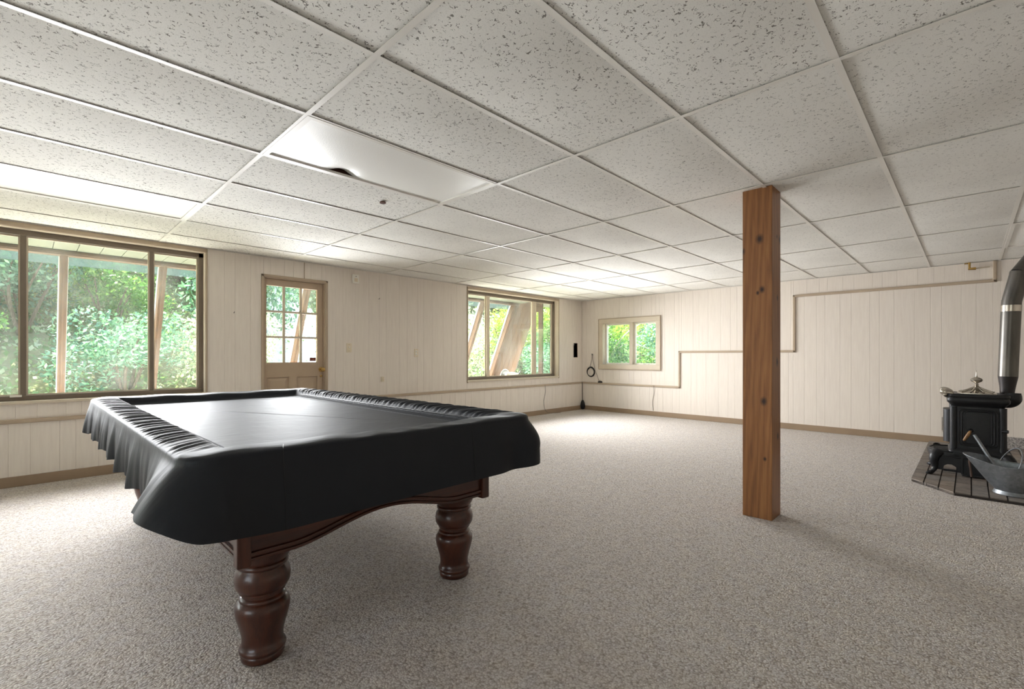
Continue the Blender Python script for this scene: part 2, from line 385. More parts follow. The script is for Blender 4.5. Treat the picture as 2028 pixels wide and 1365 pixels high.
# ------------------------------------------------------------------ ceiling: grid of tees with lay-in tiles
U0, W0, PU, PV = .899, .359, 1.2192, .6096
ce = box('ceiling', LX - .2, RX + .2, BY - .2, WY + .2, CZ + .16, CZ + .26, M['plaster']); tag(ce, 'white suspended ceiling of sagging fissured tiles', kind='structure')
LIGHTS = {(0, 3), (-1, 6), (4, 6), (-3, 3), (-3, -1), (0, -2), (4, -2)}
us = sorted({LX, RX, *[U0 + i*PU for i in range(-5, 7) if LX < U0 + i*PU < RX - .05]})
vs_ = sorted({BY, WY, *[W0 + j*PV for j in range(-8, 10) if BY < W0 + j*PV < WY - .05]})
def tile_mesh(w, h, sag, seed, mat='tile'):
    r = random.Random(seed); nx, ny = 8, 5; v = []; f = []
    tw = r.uniform(-.004, .004)
    for j in range(ny+1):
        for i in range(nx+1):
            a, b = i/nx, j/ny
            z = -sag*(math.sin(math.pi*a)**.8)*(math.sin(math.pi*b)**.7) + tw*(a-.5)*(b-.5)
            v.append(((a-.5)*w, (b-.5)*h, z))
    for j in range(ny):
        for i in range(nx): f.append((j*(nx+1)+i, (j+1)*(nx+1)+i, (j+1)*(nx+1)+i+1, j*(nx+1)+i+1))
    n = len(v); v += [(-w/2, -h/2, .016), (w/2, -h/2, .016), (w/2, h/2, .016), (-w/2, h/2, .016)]; f.append((n, n+1, n+2, n+3))
    me = bpy.data.meshes.new('ceiling_tile'); me.from_pydata(v, [], f); me.materials.append(M[mat])
    for p_ in me.polygons: p_.use_smooth = p_.index < nx*ny
    return me
full = {q: [tile_mesh(PU - .006, PV - .006, s, k, q) for k, s in enumerate((.006, .009, .012, .007, .015))] for q in ('tile', 'tile_mid', 'tile_soft')}
fixt = []
for i, (a, b) in enumerate(zip(us, us[1:])):
    for j, (c, d) in enumerate(zip(vs_, vs_[1:])):
        ci, cj = round((a - U0)/PU), round((c - W0)/PV)
        isfull = abs(b - a - PU) < .01 and abs(d - c - PV) < .01
        if isfull and (ci, cj) in LIGHTS: fixt.append((a, b, c, d, ci, cj)); continue
        q = 'tile' if b < U0 + PU + .1 else 'tile_mid' if b < U0 + 2*PU + .1 and c < 2.4 else 'tile_soft'  # strength of painted pit shade follows the grazing light across the ceiling
        me = rnd.choice(full[q]) if isfull else tile_mesh(b - a - .006, d - c - .006, .004, i*100+j, q)
        o = bpy.data.objects.new('ceiling_tile', me); link(o, ce); o.location = ((a+b)/2, (c+d)/2, CZ + .004 + rnd.uniform(0, .002))
        if isfull and rnd.random() < .5: o.rotation_euler = (0, 0, math.pi)
def tee_mesh(L, along):
    mb = MB(); h = .012
    if along == 'y': mb.box(-h, h, -L/2, L/2, -.0012, 0).box(-.001, .001, -L/2, L/2, 0, .03)
    else: mb.box(-L/2, L/2, -h, h, -.0008, 0).box(-L/2, L/2, -.001, .001, 0, .03)
    me = bpy.data.meshes.new('tee'); me.from_pydata(mb.v, [], mb.f); me.materials.append(M['tee']); return me
tm = tee_mesh(WY - BY, 'y')
for u in us[1:-1]:
    o = bpy.data.objects.new('main_runner', tm); link(o, ce); o.location = (u, (WY+BY)/2, CZ)
for i, (a, b) in enumerate(zip(us, us[1:])):
    cm = tee_mesh(b - a - .02, 'x')
    for v_ in vs_[1:-1]:
        o = bpy.data.objects.new('cross_tee', cm); link(o, ce); o.location = ((a+b)/2, v_, CZ)
box('wall_angle', LX, RX, WY - .022, WY, CZ - .003, CZ, M['tee'], ce); box('wall_angle', RX - .022, RX, BY, WY, CZ - .003, CZ, M['tee'], ce)
hole = MB().lathe([(.018, CZ - .012), (.022, CZ - .012), (.022, CZ - .004), (.018, CZ - .004)], (1.785, 3.03, 0), 16).build('hole_shade_disc', M['void'], ce)  # dark disc under the tile, its colour gives the shade of a hole
# light fixtures
LNAMES = {(0, 3): 'ceiling light panel with a lifted diffuser edge above the pool table', (-1, 6): 'white ceiling light panel close to the large slider window', (4, 6): 'far ceiling light panel near the corner by the small window',
          (-3, 3): 'ceiling light panel beyond the large slider window', (-3, -1): 'ceiling light panel by the end wall', (0, -2): 'ceiling light panel behind the viewer', (4, -2): 'ceiling light panel behind the stove'}
for (a, b, c, d, ci, cj) in fixt:
    L = empty('ceiling_light', ((a+b)/2, (c+d)/2, CZ)); tag(L, LNAMES[(ci, cj)], 'ceiling light', 'ceiling light panels')
    mb = MB(); w = .030
    mb.box(a+.004, b-.004, c+.004, c+w, CZ-.002, CZ+.012).box(a+.004, b-.004, d-w, d-.004, CZ-.002, CZ+.012).box(a+.004, a+w, c+w, d-w, CZ-.002, CZ+.012).box(b-w, b-.004, c+w, d-w, CZ-.002, CZ+.012)
    mb.build('frame', M['tee'], L)
    hb = MB(); h0, h1 = CZ+.012, CZ+.10; x0, x1, y0, y1 = a+.01, b-.01, c+.01, d-.01
    hb.add([(x0,y0,h0),(x1,y0,h0),(x1,y1,h0),(x0,y1,h0),(x0,y0,h1),(x1,y0,h1),(x1,y1,h1),(x0,y1,h1)], [(4,5,6,7),(0,1,5,4),(1,2,6,5),(2,3,7,6),(3,0,4,7)]); hb.build('housing', M['void'], L)
    nx, ny = 40, 12; v = []; f = []
    for j in range(ny+1):
        for i in range(nx+1):
            s, t = i/nx, j/ny
            z = CZ + .006 - .010*math.sin(math.pi*s)*math.sin(math.pi*t)
            if (ci, cj) == (0, 3): z += .035*math.exp(-((s-.36)/.055)**2)*max(0, (t-.7)/.3)**1.5
            v.append((a+w-.004+(b-a-2*w+.008)*s, c+w-.004+(d-c-2*w+.008)*t, z))
    for j in range(ny):
        for i in range(nx): f.append((j*(nx+1)+i, (j+1)*(nx+1)+i, (j+1)*(nx+1)+i+1, j*(nx+1)+i+1))
    MB().add(v, f).build('diffuser', M['diffuser'], L, True)

# ------------------------------------------------------------------ windows and door
def win_left(name, op, mulls, label, depth=.105, light=False):
    x0, x1, z0, z1 = op; fy = WY + depth; fr = M['frame']
    root = empty(name, ((x0+x1)/2, WY, z0)); tag(root, label, kind='structure')
    # casing: thin moulding round the opening plus the lining of the reveal
    cs = MB(); t = .016; pr_ = .014
    cs.box(x1, x1+t, WY-pr_, WY+.012, z0-.03, z1+.03); cs.box(x0-t, x0, WY-pr_, WY+.012, z0-.03, z1+.03)
    cs.build('side_casing', M['trim'], root, bevel=.004)
    MB().box(x0-t, x1+t, WY-pr_, WY+.012, z1, min(z1+.040, CZ-.004)).build('head_casing', M['trim'], root, bevel=.004)
    lin_ = MB().box(x1-.004, x1+.012, WY-.004, WY+.19, z0, z1).box(x0-.012, x0+.004, WY-.004, WY+.19, z0, z1).box(x0, x1, WY-.004, WY+.19, z1-.004, z1+.012)
    lin_.build('reveal', M['framelight'], root)
    MB().box(x0-.02, x1+.02, WY-.022, WY+.19, z0-.016, z0+.008).build('window_sill', M['framelight'], root, bevel=.004)
    f = .045; fz = .05
    MB().box(x0, x1, fy-.03, fy+.05, z1-fz, z1).build('frame_head', fr, root, bevel=.004)
    MB().box(x0, x1, fy-.035, fy+.05, z0+.008, z0+fz).build('frame_track', fr, root, bevel=.004)
    MB().box(x0, x0+f, fy-.03, fy+.05, z0, z1).build('frame_side', fr, root, bevel=.004)
    MB().box(x1-f, x1, fy-.03, fy+.05, z0, z1).build('frame_side', fr, root, bevel=.004)
    edges = [x0+f] + [q for mm in mulls for q in mm] + [x1-f]
    for k, (ma, mb_) in enumerate(mulls):
        MB().box(ma, mb_, fy-.03, fy+.03, z0+fz, z1-fz).build('mullion', M['framelight'] if light else fr, root, bevel=.004)
    for k in range(0, len(edges), 2):
        a, b = edges[k], edges[k+1]; yy = fy + (.012 if (k//2) % 2 == 0 else -.006)
        s = .011; sash = MB().box(a, a+s, yy-.008, yy+.012, z0+fz, z1-fz).box(b-s, b, yy-.008, yy+.012, z0+fz, z1-fz).box(a+s, b-s, yy-.008, yy+.012, z0+fz, z0+fz+s).box(a+s, b-s, yy-.008, yy+.012, z1-fz-s, z1-fz)
        so = sash.build('sash', M['framelight'], root)
        MB().box(a+s, b-s, yy, yy+.004, z0+fz+s, z1-fz-s).build('pane', M['glass'], so)
    return root
w1 = win_left('window_1', W1, [(-.041, -.004), (.834, .866)], 'wide three-pane slider window in a bronze frame')
MB().box(.0-.10, -.03-.0, WY+.055, WY+.072, .735, .752).build('latch', M['white'], w1)
w2 = win_left('window_2', W2, [(5.335, 5.395), (6.490, 6.575)], 'wide three-pane window showing a boarded end wall', .125, True)
w4 = win_left('added_window_4', W4, [(-3.0, -2.96), (-2.2, -2.16)], 'added unseen slider window farther along the panelled wall')  # added out of view to go with the left fill light
# small casement window in the right wall
y0, y1, z0, z1 = W3
root = empty('window_3', (RX, (y0+y1)/2, z0)); tag(root, 'small two-pane casement window with broad taupe casing', kind='structure')
cw = .085
cs = [(y0-cw, y1+cw, z1, z1+cw), (y0-cw, y1+cw, z0-cw, z0), (y0-cw, y0, z0, z1), (y1, y1+cw, z0, z1)]
for a, b, c, d in cs: MB().box(RX-.016, RX+.012, a, b, c, d).build('casing_board', M['framelight'], root, bevel=.005)
for a, b, c, d in [(y0-cw-.012, y1+cw+.012, z1+cw, z1+cw+.012), (y0-cw-.012, y1+cw+.012, z0-cw-.012, z0-cw), (y0-cw-.012, y0-cw, z0-cw, z1+cw), (y1+cw, y1+cw+.012, z0-cw, z1+cw)]:
    MB().box(RX-.024, RX+.012, a, b, c, d).build('back_band', M['trim'], root, bevel=.004)
MB().box(RX, RX+.19, y1-.004, y1+.012, z0, z1).box(RX, RX+.19, y0-.012, y0+.004, z0, z1).box(RX, RX+.19, y0, y1, z1-.004, z1+.012).box(RX, RX+.19, y0, y1, z0-.012, z0+.004).build('reveal', M['framelight'], root)
ym = (y0+y1)/2 - .04
MB().box(RX+.02, RX+.16, ym-.032, ym+.032, z0, z1).build('mullion', M['framelight'], root, bevel=.004)
for a, b in ((y0+.004, ym-.032), (ym+.032, y1-.004)):
    s = .032; xx = RX+.085
    so = MB().box(xx, xx+.04, a, a+s, z0, z1).box(xx, xx+.04, b-s, b, z0, z1).box(xx, xx+.04, a+s, b-s, z0, z0+s).box(xx, xx+.04, a+s, b-s, z1-s, z1).build('sash', M['white'], root, bevel=.003)
    MB().box(xx+.018, xx+.022, a+s, b-s, z0+s, z1-s).build('pane', M['glass'], so)
    MB().box(xx-.012, xx+.0, (a+b)/2-.06, (a+b)/2+.03, z0+.004, z0+.018).tube([(xx-.01, (a+b)/2, z0+.012), (xx-.045, (a+b)/2+.03, z0+.016)], .006, 6).build('crank', M['white'], so, True)
# end-wall window added out of view to go with the rear fill light
y0, y1, z0, z1 = W5
root = empty('added_window_5', (LX, (y0+y1)/2, z0)); tag(root, 'added unseen window in the end wall for fill light', kind='structure')
MB().box(LX-.12, LX-.06, y0, y1, z0, z0+.05).box(LX-.12, LX-.06, y0, y1, z1-.05, z1).box(LX-.12, LX-.06, y0, y0+.05, z0, z1).box(LX-.12, LX-.06, y1-.05, y1, z0, z1).box(LX-.12, LX-.06, .58, .62, z0, z1).build('frame', M['frame'], root)
MB().box(LX-.092, LX-.088, y0+.05, y1-.05, z0+.05, z1-.05).build('pane', M['glass'], root)
# door
dx0, dx1, _, dz1 = D1; dy = WY + .045
door = empty('door_1', ((dx0+dx1)/2, WY, 0)); tag(door, 'taupe door with nine glass panes and brass knob', kind='structure')
t = .024
MB().box(dx0-t, dx0+.004, WY-.014, WY+.012, 0, dz1+t).build('side_casing', M['trim'], door, bevel=.005)
MB().box(dx1-.004, dx1+t, WY-.014, WY+.012, 0, dz1+t).build('side_casing', M['trim'], door, bevel=.005)
MB().box(dx0-t, dx1+t, WY-.014, WY+.012, dz1-.004, dz1+t).build('head_casing', M['trim'], door, bevel=.005)
MB().box(dx0-.005, dx0+.012, WY, WY+.19, 0, dz1).box(dx1-.012, dx1+.005, WY, WY+.19, 0, dz1).box(dx0, dx1, WY, WY+.19, dz1-.012, dz1+.005).build('jamb', M['trim'], door)
gx0, gx1, gz0, gz1 = 1.890, 2.468, 1.005, 1.885
sx0, sx1 = dx0+.014, dx1-.014
MB().box(sx0, gx0, dy, dy+.04, .01, dz1-.014).build('stile', M['door'], door, bevel=.003)
MB().box(gx1, sx1, dy, dy+.04, .01, dz1-.014).build('stile', M['door'], door, bevel=.003)
MB().box(gx0, gx1, dy, dy+.04, gz1, dz1-.014).build('top_rail', M['door'], door)
MB().box(gx0, gx1, dy, dy+.04, .835, gz0).build('lock_rail', M['door'], door)
MB().box(gx0, gx1, dy, dy+.04, .01, .22).build('bottom_rail', M['door'], door)
MB().box(2.135, 2.225, dy, dy+.04, .22, .835).build('stile', M['door'], door)
for a, b in ((gx0, 2.135), (2.225, gx1)):
    mb = MB(); q = .03
    mb.box(a, b, dy+.016, dy+.03, .22, .835)
    mb.add([(a+.012, dy+.016, .232), (b-.012, dy+.016, .232), (b-.012, dy+.016, .823), (a+.012, dy+.016, .823), (a+q+.012, dy+.006, .232+q), (b-q-.012, dy+.006, .232+q), (b-q-.012, dy+.006, .823-q), (a+q+.012, dy+.006, .823-q)], [(0,1,5,4),(1,2,6,5),(2,3,7,6),(3,0,4,7),(4,5,6,7)])
    mb.build('door_panel', M['door'], door)
pw = (gx1-gx0)/3; ph = (gz1-gz0)/3; mt = .011
for i in (1, 2): MB().box(gx0+i*pw-mt, gx0+i*pw+mt, dy+.004, dy+.036, gz0, gz1).build('muntin', M['framelight'], door)
for j in (1, 2): MB().box(gx0, gx1, dy+.002, dy+.038, gz0+j*ph-mt, gz0+j*ph+mt).build('muntin', M['framelight'], door)
for i in range(3):
    for j in range(3):
        MB().box(gx0+i*pw+mt, gx0+(i+1)*pw-mt, dy+.018, dy+.022, gz0+j*ph+mt, gz0+(j+1)*ph-mt).build('pane', M['glass'], door)
st = box('sticker', gx1-.085, gx1-.012, dy+.014, dy+.017, gz0+.016, gz0+.055, plain('rust_sticker', (126, 62, 40), .5), door)
box('sticker_print', gx1-.055, gx1-.03, dy+.0135, dy+.0142, gz0+.034, gz0+.040, plain('sticker_ink', (196, 140, 112), .5), st)
MB().lathe([(.026, 0), (.030, -.004), (.028, -.010), (.012, -.014), (.010, -.032), (.020, -.040), (.026, -.052), (.024, -.064), (.012, -.070)], (2.512, dy, .915), 24, 'y').build('knob', M['brass'], door, True)
MB().lathe([(.014, 0), (.014, -.008), (.010, -.010)], (2.512, dy, 1.0-.165), 16, 'y').build('latch_rose', M['brass'], door, True)

# ------------------------------------------------------------------ small things on the walls
yw = WY
o = MB().box(2.890, 2.978, yw-.032, yw, 2.012, 2.124).build('wall_sensor', M['white'], bevel=.006); tag(o, 'small white plastic sensor box high beside the door', 'sensor')
MB().box(2.912, 2.956, yw-.036, yw-.031, 2.03, 2.075).build('sensor_window', M['ivory'], o, bevel=.002)
MB().lathe([(.006, -.030), (.006, -.034)], (2.934, yw, 2.098), 12, 'y').build('indicator', M['wire'], o)
def plate(name, x, z, label, cat, toggles):
    o = MB().box(x-.035, x+.035, yw-.006, yw, z-.058, z+.058).build(name, M['ivory'], bevel=.003); tag(o, label, cat)
    if toggles == 'switch':
        MB().box(x-.006, x+.006, yw-.018, yw-.005, z-.002, z+.016).build('toggle', M['white'], o, bevel=.002)
        for dz in (-.042, .042): MB().lathe([(.004, -.0055), (.004, -.0075)], (x, yw, z+dz), 10, 'y').build('screw', M['trim'], o)
    else:
        for dz in (-.02, .02):
            q = MB().lathe([(.017, -.005), (.017, -.009), (.015, -.010)], (x, yw, z+dz), 20, 'y').build('socket', M['white'], o, True)
            for dx in (-.006, .006): box('slot', x+dx-.0015, x+dx+.0015, yw-.0108, yw-.0098, z+dz-.004, z+dz+.006, M['dark'], q)
    return o
plate('light_switch', 2.854, 1.184, 'ivory light switch plate on the panelling beside the door', 'light switch', 'switch')
plate('wall_outlet', 3.867, 1.125, 'ivory socket plate midway between the door and the boarded-view window', 'outlet', 'outlet')
o = MB().box(3.303, 3.353, yw-.012, yw, .735, .800).build('phone_jack', M['ivory'], bevel=.004); tag(o, 'small ivory telephone jack low on the panelling', 'phone jack')
MB().box(3.316, 3.340, yw-.026, yw-.011, .750, .778).build('plug', M['ivory'], o, bevel=.003)
for x, z, lab in ((1.545, 1.545, 'bent nail in the panelling between the slider window and the door'), (3.275, 1.844, 'bent nail in the panelling to the side of the door')):
    o = MB().tube([(x, yw+.005, z), (x, yw-.018, z-.004), (x+.002, yw-.022, z+.012)], .0035, 6).build('wall_nail', M['wire'], smooth=True); tag(o, lab, 'nail')
# hanging cable coil on the right wall
xw = RX
c = empty('cable_coil', (xw, 5.43, .68)); tag(c, 'coiled black cable hanging from a wall hook near the corner', 'cable')
MB().tube([(xw, 5.40, 1.105), (xw-.03, 5.398, 1.10), (xw-.034, 5.396, 1.125)], .008, 8).build('hook', M['dark'], c, True)
MB().tube(spline([(xw-.03, 5.398, 1.11), (xw-.02, 5.415, 1.0), (xw-.015, 5.46, .86), (xw-.015, 5.49, .81)], 6), .005, 6).build('strand', M['wire'], c, True)
MB().tube(spline([(xw-.03, 5.396, 1.11), (xw-.02, 5.385, 1.0), (xw-.015, 5.35, .86), (xw-.015, 5.34, .80)], 6), .004, 6).build('strand', M['wire'], c, True)
for k, (rr, dy_, dz_) in enumerate(((.088, 0, 0), (.082, .006, .006), (.092, -.004, .012))):
    MB().tube([(xw-.02-.006*k, 5.43+dy_+rr*math.cos(t_), .755+dz_+rr*1.02*math.sin(t_)) for t_ in np.linspace(0, 2*math.pi, 40)[:-1]], .007, 6, True).build('loop', M['dark'], c, True)
MB().tube(spline([(xw-.015, 5.34, .80), (xw-.012, 5.30, .72), (xw-.012, 5.26, .62), (xw-.02, 5.24, .575)], 6), .003, 6).build('strand', M['wire'], c, True)
o = MB().lathe([(.044, .556), (.044, .572), (.036, .584), (.02, .590)], (xw+.0-.03+.006, 5.205, 0), 20).build('small_box', M['dark'], smooth=True); tag(o, 'small black round plug adaptor resting on the ledge moulding', 'adaptor')
o.location = (-.012, 0, .0)
MB().tube(spline([(xw-.03, 5.23, .575), (xw-.035, 5.215, .60), (xw-.03, 5.19, .597)], 5), .003, 6).build('strand', M['wire'], o, True)
# corner cord with bundle
cc = empty('corner_cord', (7.80, 5.58, 0)); tag(cc, 'black cord bundled on the carpet in the room corner', 'cord')
MB().tube(spline([(7.845, 5.632, .555), (7.842, 5.628, .40), (7.835, 5.62, .28), (7.82, 5.605, .19)], 6), .006, 6).build('cord', M['dark'], cc, True)
mb = MB()
for k in range(9):
    a0 = k*.7; rx = .045+.008*math.sin(k*2.1); pts = []
    for q in range(25):
        t_ = 2*math.pi*q/24
        s = math.sin(t_); w_ = rx*(1-.45*(s+1)/2)
        pts.append((7.815+w_*math.cos(t_)*math.cos(a0), 5.60+w_*math.cos(t_)*math.sin(a0), .098+.088*s))
    mb.tube(pts[:-1], .009, 6, True)
mb.build('bundle', M['dark'], cc, True)
o = MB().tube(spline([(6.675, pl-.022, .545), (6.70, pl-.006, .40), (6.655, pl-.006, .25), (6.66, pl-.02, .12), (6.72, pl-.03, .04), (6.85, pl-.05, .012), (7.05, pl-.09, .010)], 8), .0042, 6).build('loose_wire', M['wire'], smooth=True); tag(o, 'thin grey wire trailing down under the boarded-view window', 'wire')
o = MB().tube(spline([(pr-.022, 4.07, .545), (pr-.006, 4.075, .40), (pr-.006, 4.10, .25), (pr-.006, 4.085, .10)], 8), .0035, 6).build('loose_wire', M['wire'], smooth=True); tag(o, 'thin grey wire hanging below the ledge under the small window', 'wire')
v = empty('brass_valve', (RX, -.034, 2.10)); tag(v, 'brass pipe valve high in the corner under the ceiling', 'valve')
MB().tube([(RX-.045, .0, CZ+.02), (RX-.045, .0, 2.115)], .011, 12).build('riser', M['brass'], v, True)
MB().tube([(RX-.045, .045, 2.185), (RX-.045, 0.0, 2.185)], .008, 10).build('stub', M['brass'], v, True)
MB().tube([(RX-.045, .012, 2.118), (RX-.045, -.055, 2.118)], [.012, .017], 12).build('valve_body', M['brass'], v, True)
MB().tube([(RX-.045, -.05, 2.118), (RX-.03, -.17, 2.125)], .007, 10).build('branch_pipe', M['framelight'], v, True)

# ------------------------------------------------------------------ timber post
o = MB().box(3.390, 3.582, .925, 1.107, 0, CZ+.03).build('timber_post', M['post'], bevel=.003); tag(o, 'square stained pine post with dark knots standing on the carpet', 'post')

# ------------------------------------------------------------------ pool table
TX, TY = 1.03, 2.93; HX, HY = .735, 1.385
tb = empty('pool_table', (TX, TY, 0)); tag(tb, 'pool table with turned mahogany legs beneath a black cover', 'pool table')
LEGP = [(.066, 0), (.073, .006), (.074, .022), (.071, .027), (.078, .031), (.080, .040), (.077, .048), (.071, .053), (.070, .075), (.072, .095), (.080, .125), (.090, .158), (.0935, .180), (.092, .196), (.084, .209), (.078, .214), (.0795, .219), (.077, .225), (.070, .230), (.070, .238), (.079, .243), (.079, .249), (.084, .253), (.093, .268), (.0955, .290), (.092, .312), (.083, .326), (.081, .331), (.087, .335), (.088, .344), (.082, .350), (.090, .360), (.098, .378), (.100, .395), (.100, .43)]
for lx in (.593, 1.473):
    for ly in (1.83, 4.03):
        MB().lathe([(r_*.965, z_) for r_, z_ in LEGP], (lx, ly, 0), 40).build('leg', M['mahogany'], tb, True, angle=50)
def arch(L, flat, rise, n=24):
    pts = []
    for i in range(n+1):
        s = -L/2 + flat + (L-2*flat)*i/n; pts.append((s, rise*.5*(1-math.cos(2*math.pi*i/n))**.8*(2**.2) if 0 < i < n else 0))
    return pts
def apron(name, c, L, axis, sgn, mat):
    zb = .395; zt = .70
    lo = [(-L/2, zb)] + [(s, zb+r_) for s, r_ in arch(L, .17, .064)] + [(L/2, zb)]
    poly = lo + [(L/2+.03, zt), (-L/2-.03, zt)]
    th = .028
    mb = MB(); 
    if axis == 'x': mb.prism([(c[0]+p_[0], p_[1]) for p_ in poly], 'y', c[1], c[1]+sgn*th)
    else: mb.prism([(c[1]+p_[0], p_[1]) for p_ in poly], 'x', c[0], c[0]+sgn*th)
    o = mb.build(name, mat, tb)
    pts = [(s, z_+.026) for s, z_ in lo]
    P3 = [((c[0]+s, c[1]-sgn*.003, z_) if axis == 'x' else (c[0]-sgn*.003, c[1]+s, z_)) for s, z_ in pts]
    MB().tube(P3, .007, 8).build('bead', mat, o, True)
    P4 = [((c[0]+s, c[1]-sgn*.002, z_-.018) if axis == 'x' else (c[0]-sgn*.002, c[1]+s, z_-.018)) for s, z_ in pts]
    MB().tube(P4, .006, 8).build('bead', mat, o, True)
apron('end_apron', (TX, 1.715), 1.08, 'x', 1, M['mahogany_x']); apron('end_apron', (TX, 4.145), 1.08, 'x', -1, M['mahogany_x'])
apron('side_apron', (TX-.54, TY), 2.43, 'y', 1, M['mahogany_x']); apron('side_apron', (TX+.54, TY), 2.43, 'y', -1, M['mahogany_x'])
for sx in (-1, 1):
    for sy in (-1, 1):
        x_, y_ = TX+sx*.535, TY+sy*1.21
        MB().prism([(x_-.022, y_-.022), (x_+.022, y_-.022), (x_+.022, y_+.022), (x_-.022, y_+.022)], 'z', .385, .70).build('corner_block', M['mahogany'], tb, bevel=.005)
        px, py = TX+sx*.66, TY+sy*1.30
        MB().lathe([(.03, .545), (.055, .555), (.062, .60), (.065, .70)], (px, py, 0), 20).build('ball_pocket', M['leather'], tb, True)
        MB().tube([(px-.05, py, .552), (px, py, .538), (px+.05, py, .552)], .006, 8).build('pocket_bracket', M['mahogany_x'], tb, True)
MB().box(TX-.70, TX+.70, TY-1.35, TY+1.35, .62, .735).build('slate_bed', M['mahogany_x'], tb)

# cover
PER = []
rc = .10
def rrect(hx, hy, r, s):
    """point and outward normal at arc parameter s in 0..1, starting at the middle of the near side and running counter-clockwise"""
    L = [hx-r, math.pi*r/2, 2*(hy-r), math.pi*r/2, 2*(hx-r), math.pi*r/2, 2*(hy-r), math.pi*r/2, hx-r]
    T = sum(L); d = (s % 1.0)*T
    k = 0
    while d > L[k] and k < 8: d -= L[k]; k += 1
    if k == 0: return (d, -hy), (0, -1)
    if k == 8: return (-(hx-r)+d, -hy), (0, -1)
    if k == 2: return (hx, -(hy-r)+d), (1, 0)
    if k == 4: return (hx-r-d, hy), (0, 1)
    if k == 6: return (-hx, hy-r-d), (-1, 0)
    c, a0 = {1: ((hx-r, -(hy-r)), -90), 3: ((hx-r, hy-r), 0), 5: ((-(hx-r), hy-r), 90), 7: ((-(hx-r), -(hy-r)), 180)}[k]
    a = R(a0) + d/r
    return (c[0]+r*math.cos(a), c[1]+r*math.sin(a)), (math.cos(a), math.sin(a))
PROF = [(.215, .738), (.190, .739), (.172, .742), (.160, .752), (.152, .768), (.143, .781), (.128, .789), (.105, .792), (.075, .793), (.040, .793), (.016, .791), (.004, .785), (0, .772), (-.004, .735), (-.008, .705), (-.012, .67), (-.015, .63), (-.017, .594), (-.018, .562), (-.018, .541)]
PROF = [tuple(q) for q in spline([(a, 0, b) for a, b in PROF], 3)]
PROF = [(q[0], q[2]) for q in PROF]
def sstep(a, b, x):
    t_ = min(1, max(0, (x-a)/(b-a))); return t_*t_*(3-2*t_)
ph1 = [rnd.uniform(0, 6.28) for _ in range(12)]
def folds(u, seed):
    """irregular gathers along a rail, u in metres"""
    w = u + .018*math.sin(u*9+seed) + .010*math.sin(u*23+2*seed)
    a = math.sin(2*math.pi*w/.047); b = math.sin(2*math.pi*w/.071+1.3*seed+1.5*math.sin(u*5))
    return .5*(abs(a)**.6*(1 if a > 0 else -1)) + .45*b
def cover_point(s, ins, z):
    (bx, by), (nx, ny) = rrect(HX, HY, rc, s)
    # inner rows follow a rectangle inset from the outside
    k = max(0.0, ins)
    (ix, iy), _ = rrect(HX-k, HY-k, max(.012, rc-k*.8), s) if k > 0 else ((bx, by), 0)
    x, y = ix, iy
    if ins < 0: x, y = bx - nx*ins, by - ny*ins
    wlft = sstep(.35, .95, -nx); wrgt = sstep(.35, .95, nx); wnear = sstep(.35, .95, -ny); wfar = sstep(.35, .95, ny)
    if ins > .02:                                   # on the rail top decide by position instead of normal
        wlft = sstep(0, .03, -HX+.20-ix + .0) * (1-sstep(HY-.22, HY-.10, abs(iy))); wrgt = sstep(0, .03, ix-HX+.20) * (1-sstep(HY-.22, HY-.10, abs(iy)))
    band = sstep(.0, .04, ins)*(1-sstep(.135, .172, ins))
    nearfade = 1-sstep(.75, 1.25, -by)*.35
    z += wlft*band*.0065*folds(by, 1.7)*nearfade + wrgt*band*.006*folds(by+.4, 3.1)
    z += wnear*band*.0022*math.sin(bx*31+2*math.sin(bx*7)) + wfar*band*.003*math.sin(bx*17+1)
    # edge sag between points
    z += -.004*(wnear+wfar)*sstep(-.01, .05, ins)*math.sin(bx*4.2+1)
    t_ = max(0.0, (.765 - z)/.235) if ins < .005 else 0.0
    off = 0.0
    if t_ > 0:
        off += wlft*t_*(.018*math.sin(by*2*math.pi/.40+1.6*math.sin(by*2.3)) + .010*math.sin(by*2*math.pi/.17+1.9*math.sin(by*4.1)) + .005*math.sin(by*2*math.pi/.09) - .004)*.6
        off += wrgt*t_*(.013*math.sin(by*2*math.pi/.31+.5) + .006)
        off += wnear*t_*(.004*math.sin(bx*6.0)+.004)
        # near-left corner flares out as one broad cone, near-right corner bulges
        dc = math.hypot(bx+HX-.03, by+HY-.03); off += .058*t_*math.exp(-(dc/.11)**2) + .068*t_**.8*math.exp(-(math.hypot(bx+HX, by+HY-.14)/.15)**2)
        dc2 = math.hypot(bx-HX+.02, by+HY-.02); off += (.050*math.sin(min(1, t_*1.6)*math.pi*.62))*math.exp(-(dc2/.075)**2) - .020*t_*math.exp(-((math.hypot(bx-HX+.17, by+HY))/.06)**2)
        dc3 = math.hypot(bx+HX-.03, by-HY+.03); off += .012*t_*math.exp(-(dc3/.10)**2)
        x += nx*off; y += ny*off
        z += wlft*t_*(.040+.010*math.sin(by*2*math.pi/.36+2.2)) + t_*.075*math.exp(-(math.hypot(bx+HX, by+HY-.10)/.16)**2) + .006*wnear*t_*math.sin(bx*3.5+.7) + wrgt*t_*.008*math.sin(by*9)
        z += t_*.012*math.exp(-(dc2/.1)**2)
    return (TX+x, TY+y, z)
NS = 1400
vs = []; fs = []
for ins, z in PROF:
    for i in range(NS): vs.append(cover_point(i/NS, ins, z))
NR = len(PROF)
for j in range(NR-1):
    for i in range(NS): fs.append((j*NS+i, (j+1)*NS+i, (j+1)*NS+(i+1) % NS, j*NS+(i+1) % NS))
fs.append(tuple(range(NS-1, -1, -1)))
cvm = bpy.data.meshes.new('table_cover'); cvm.from_pydata(vs, [], fs); cvm.materials.append(M['vinyl'])
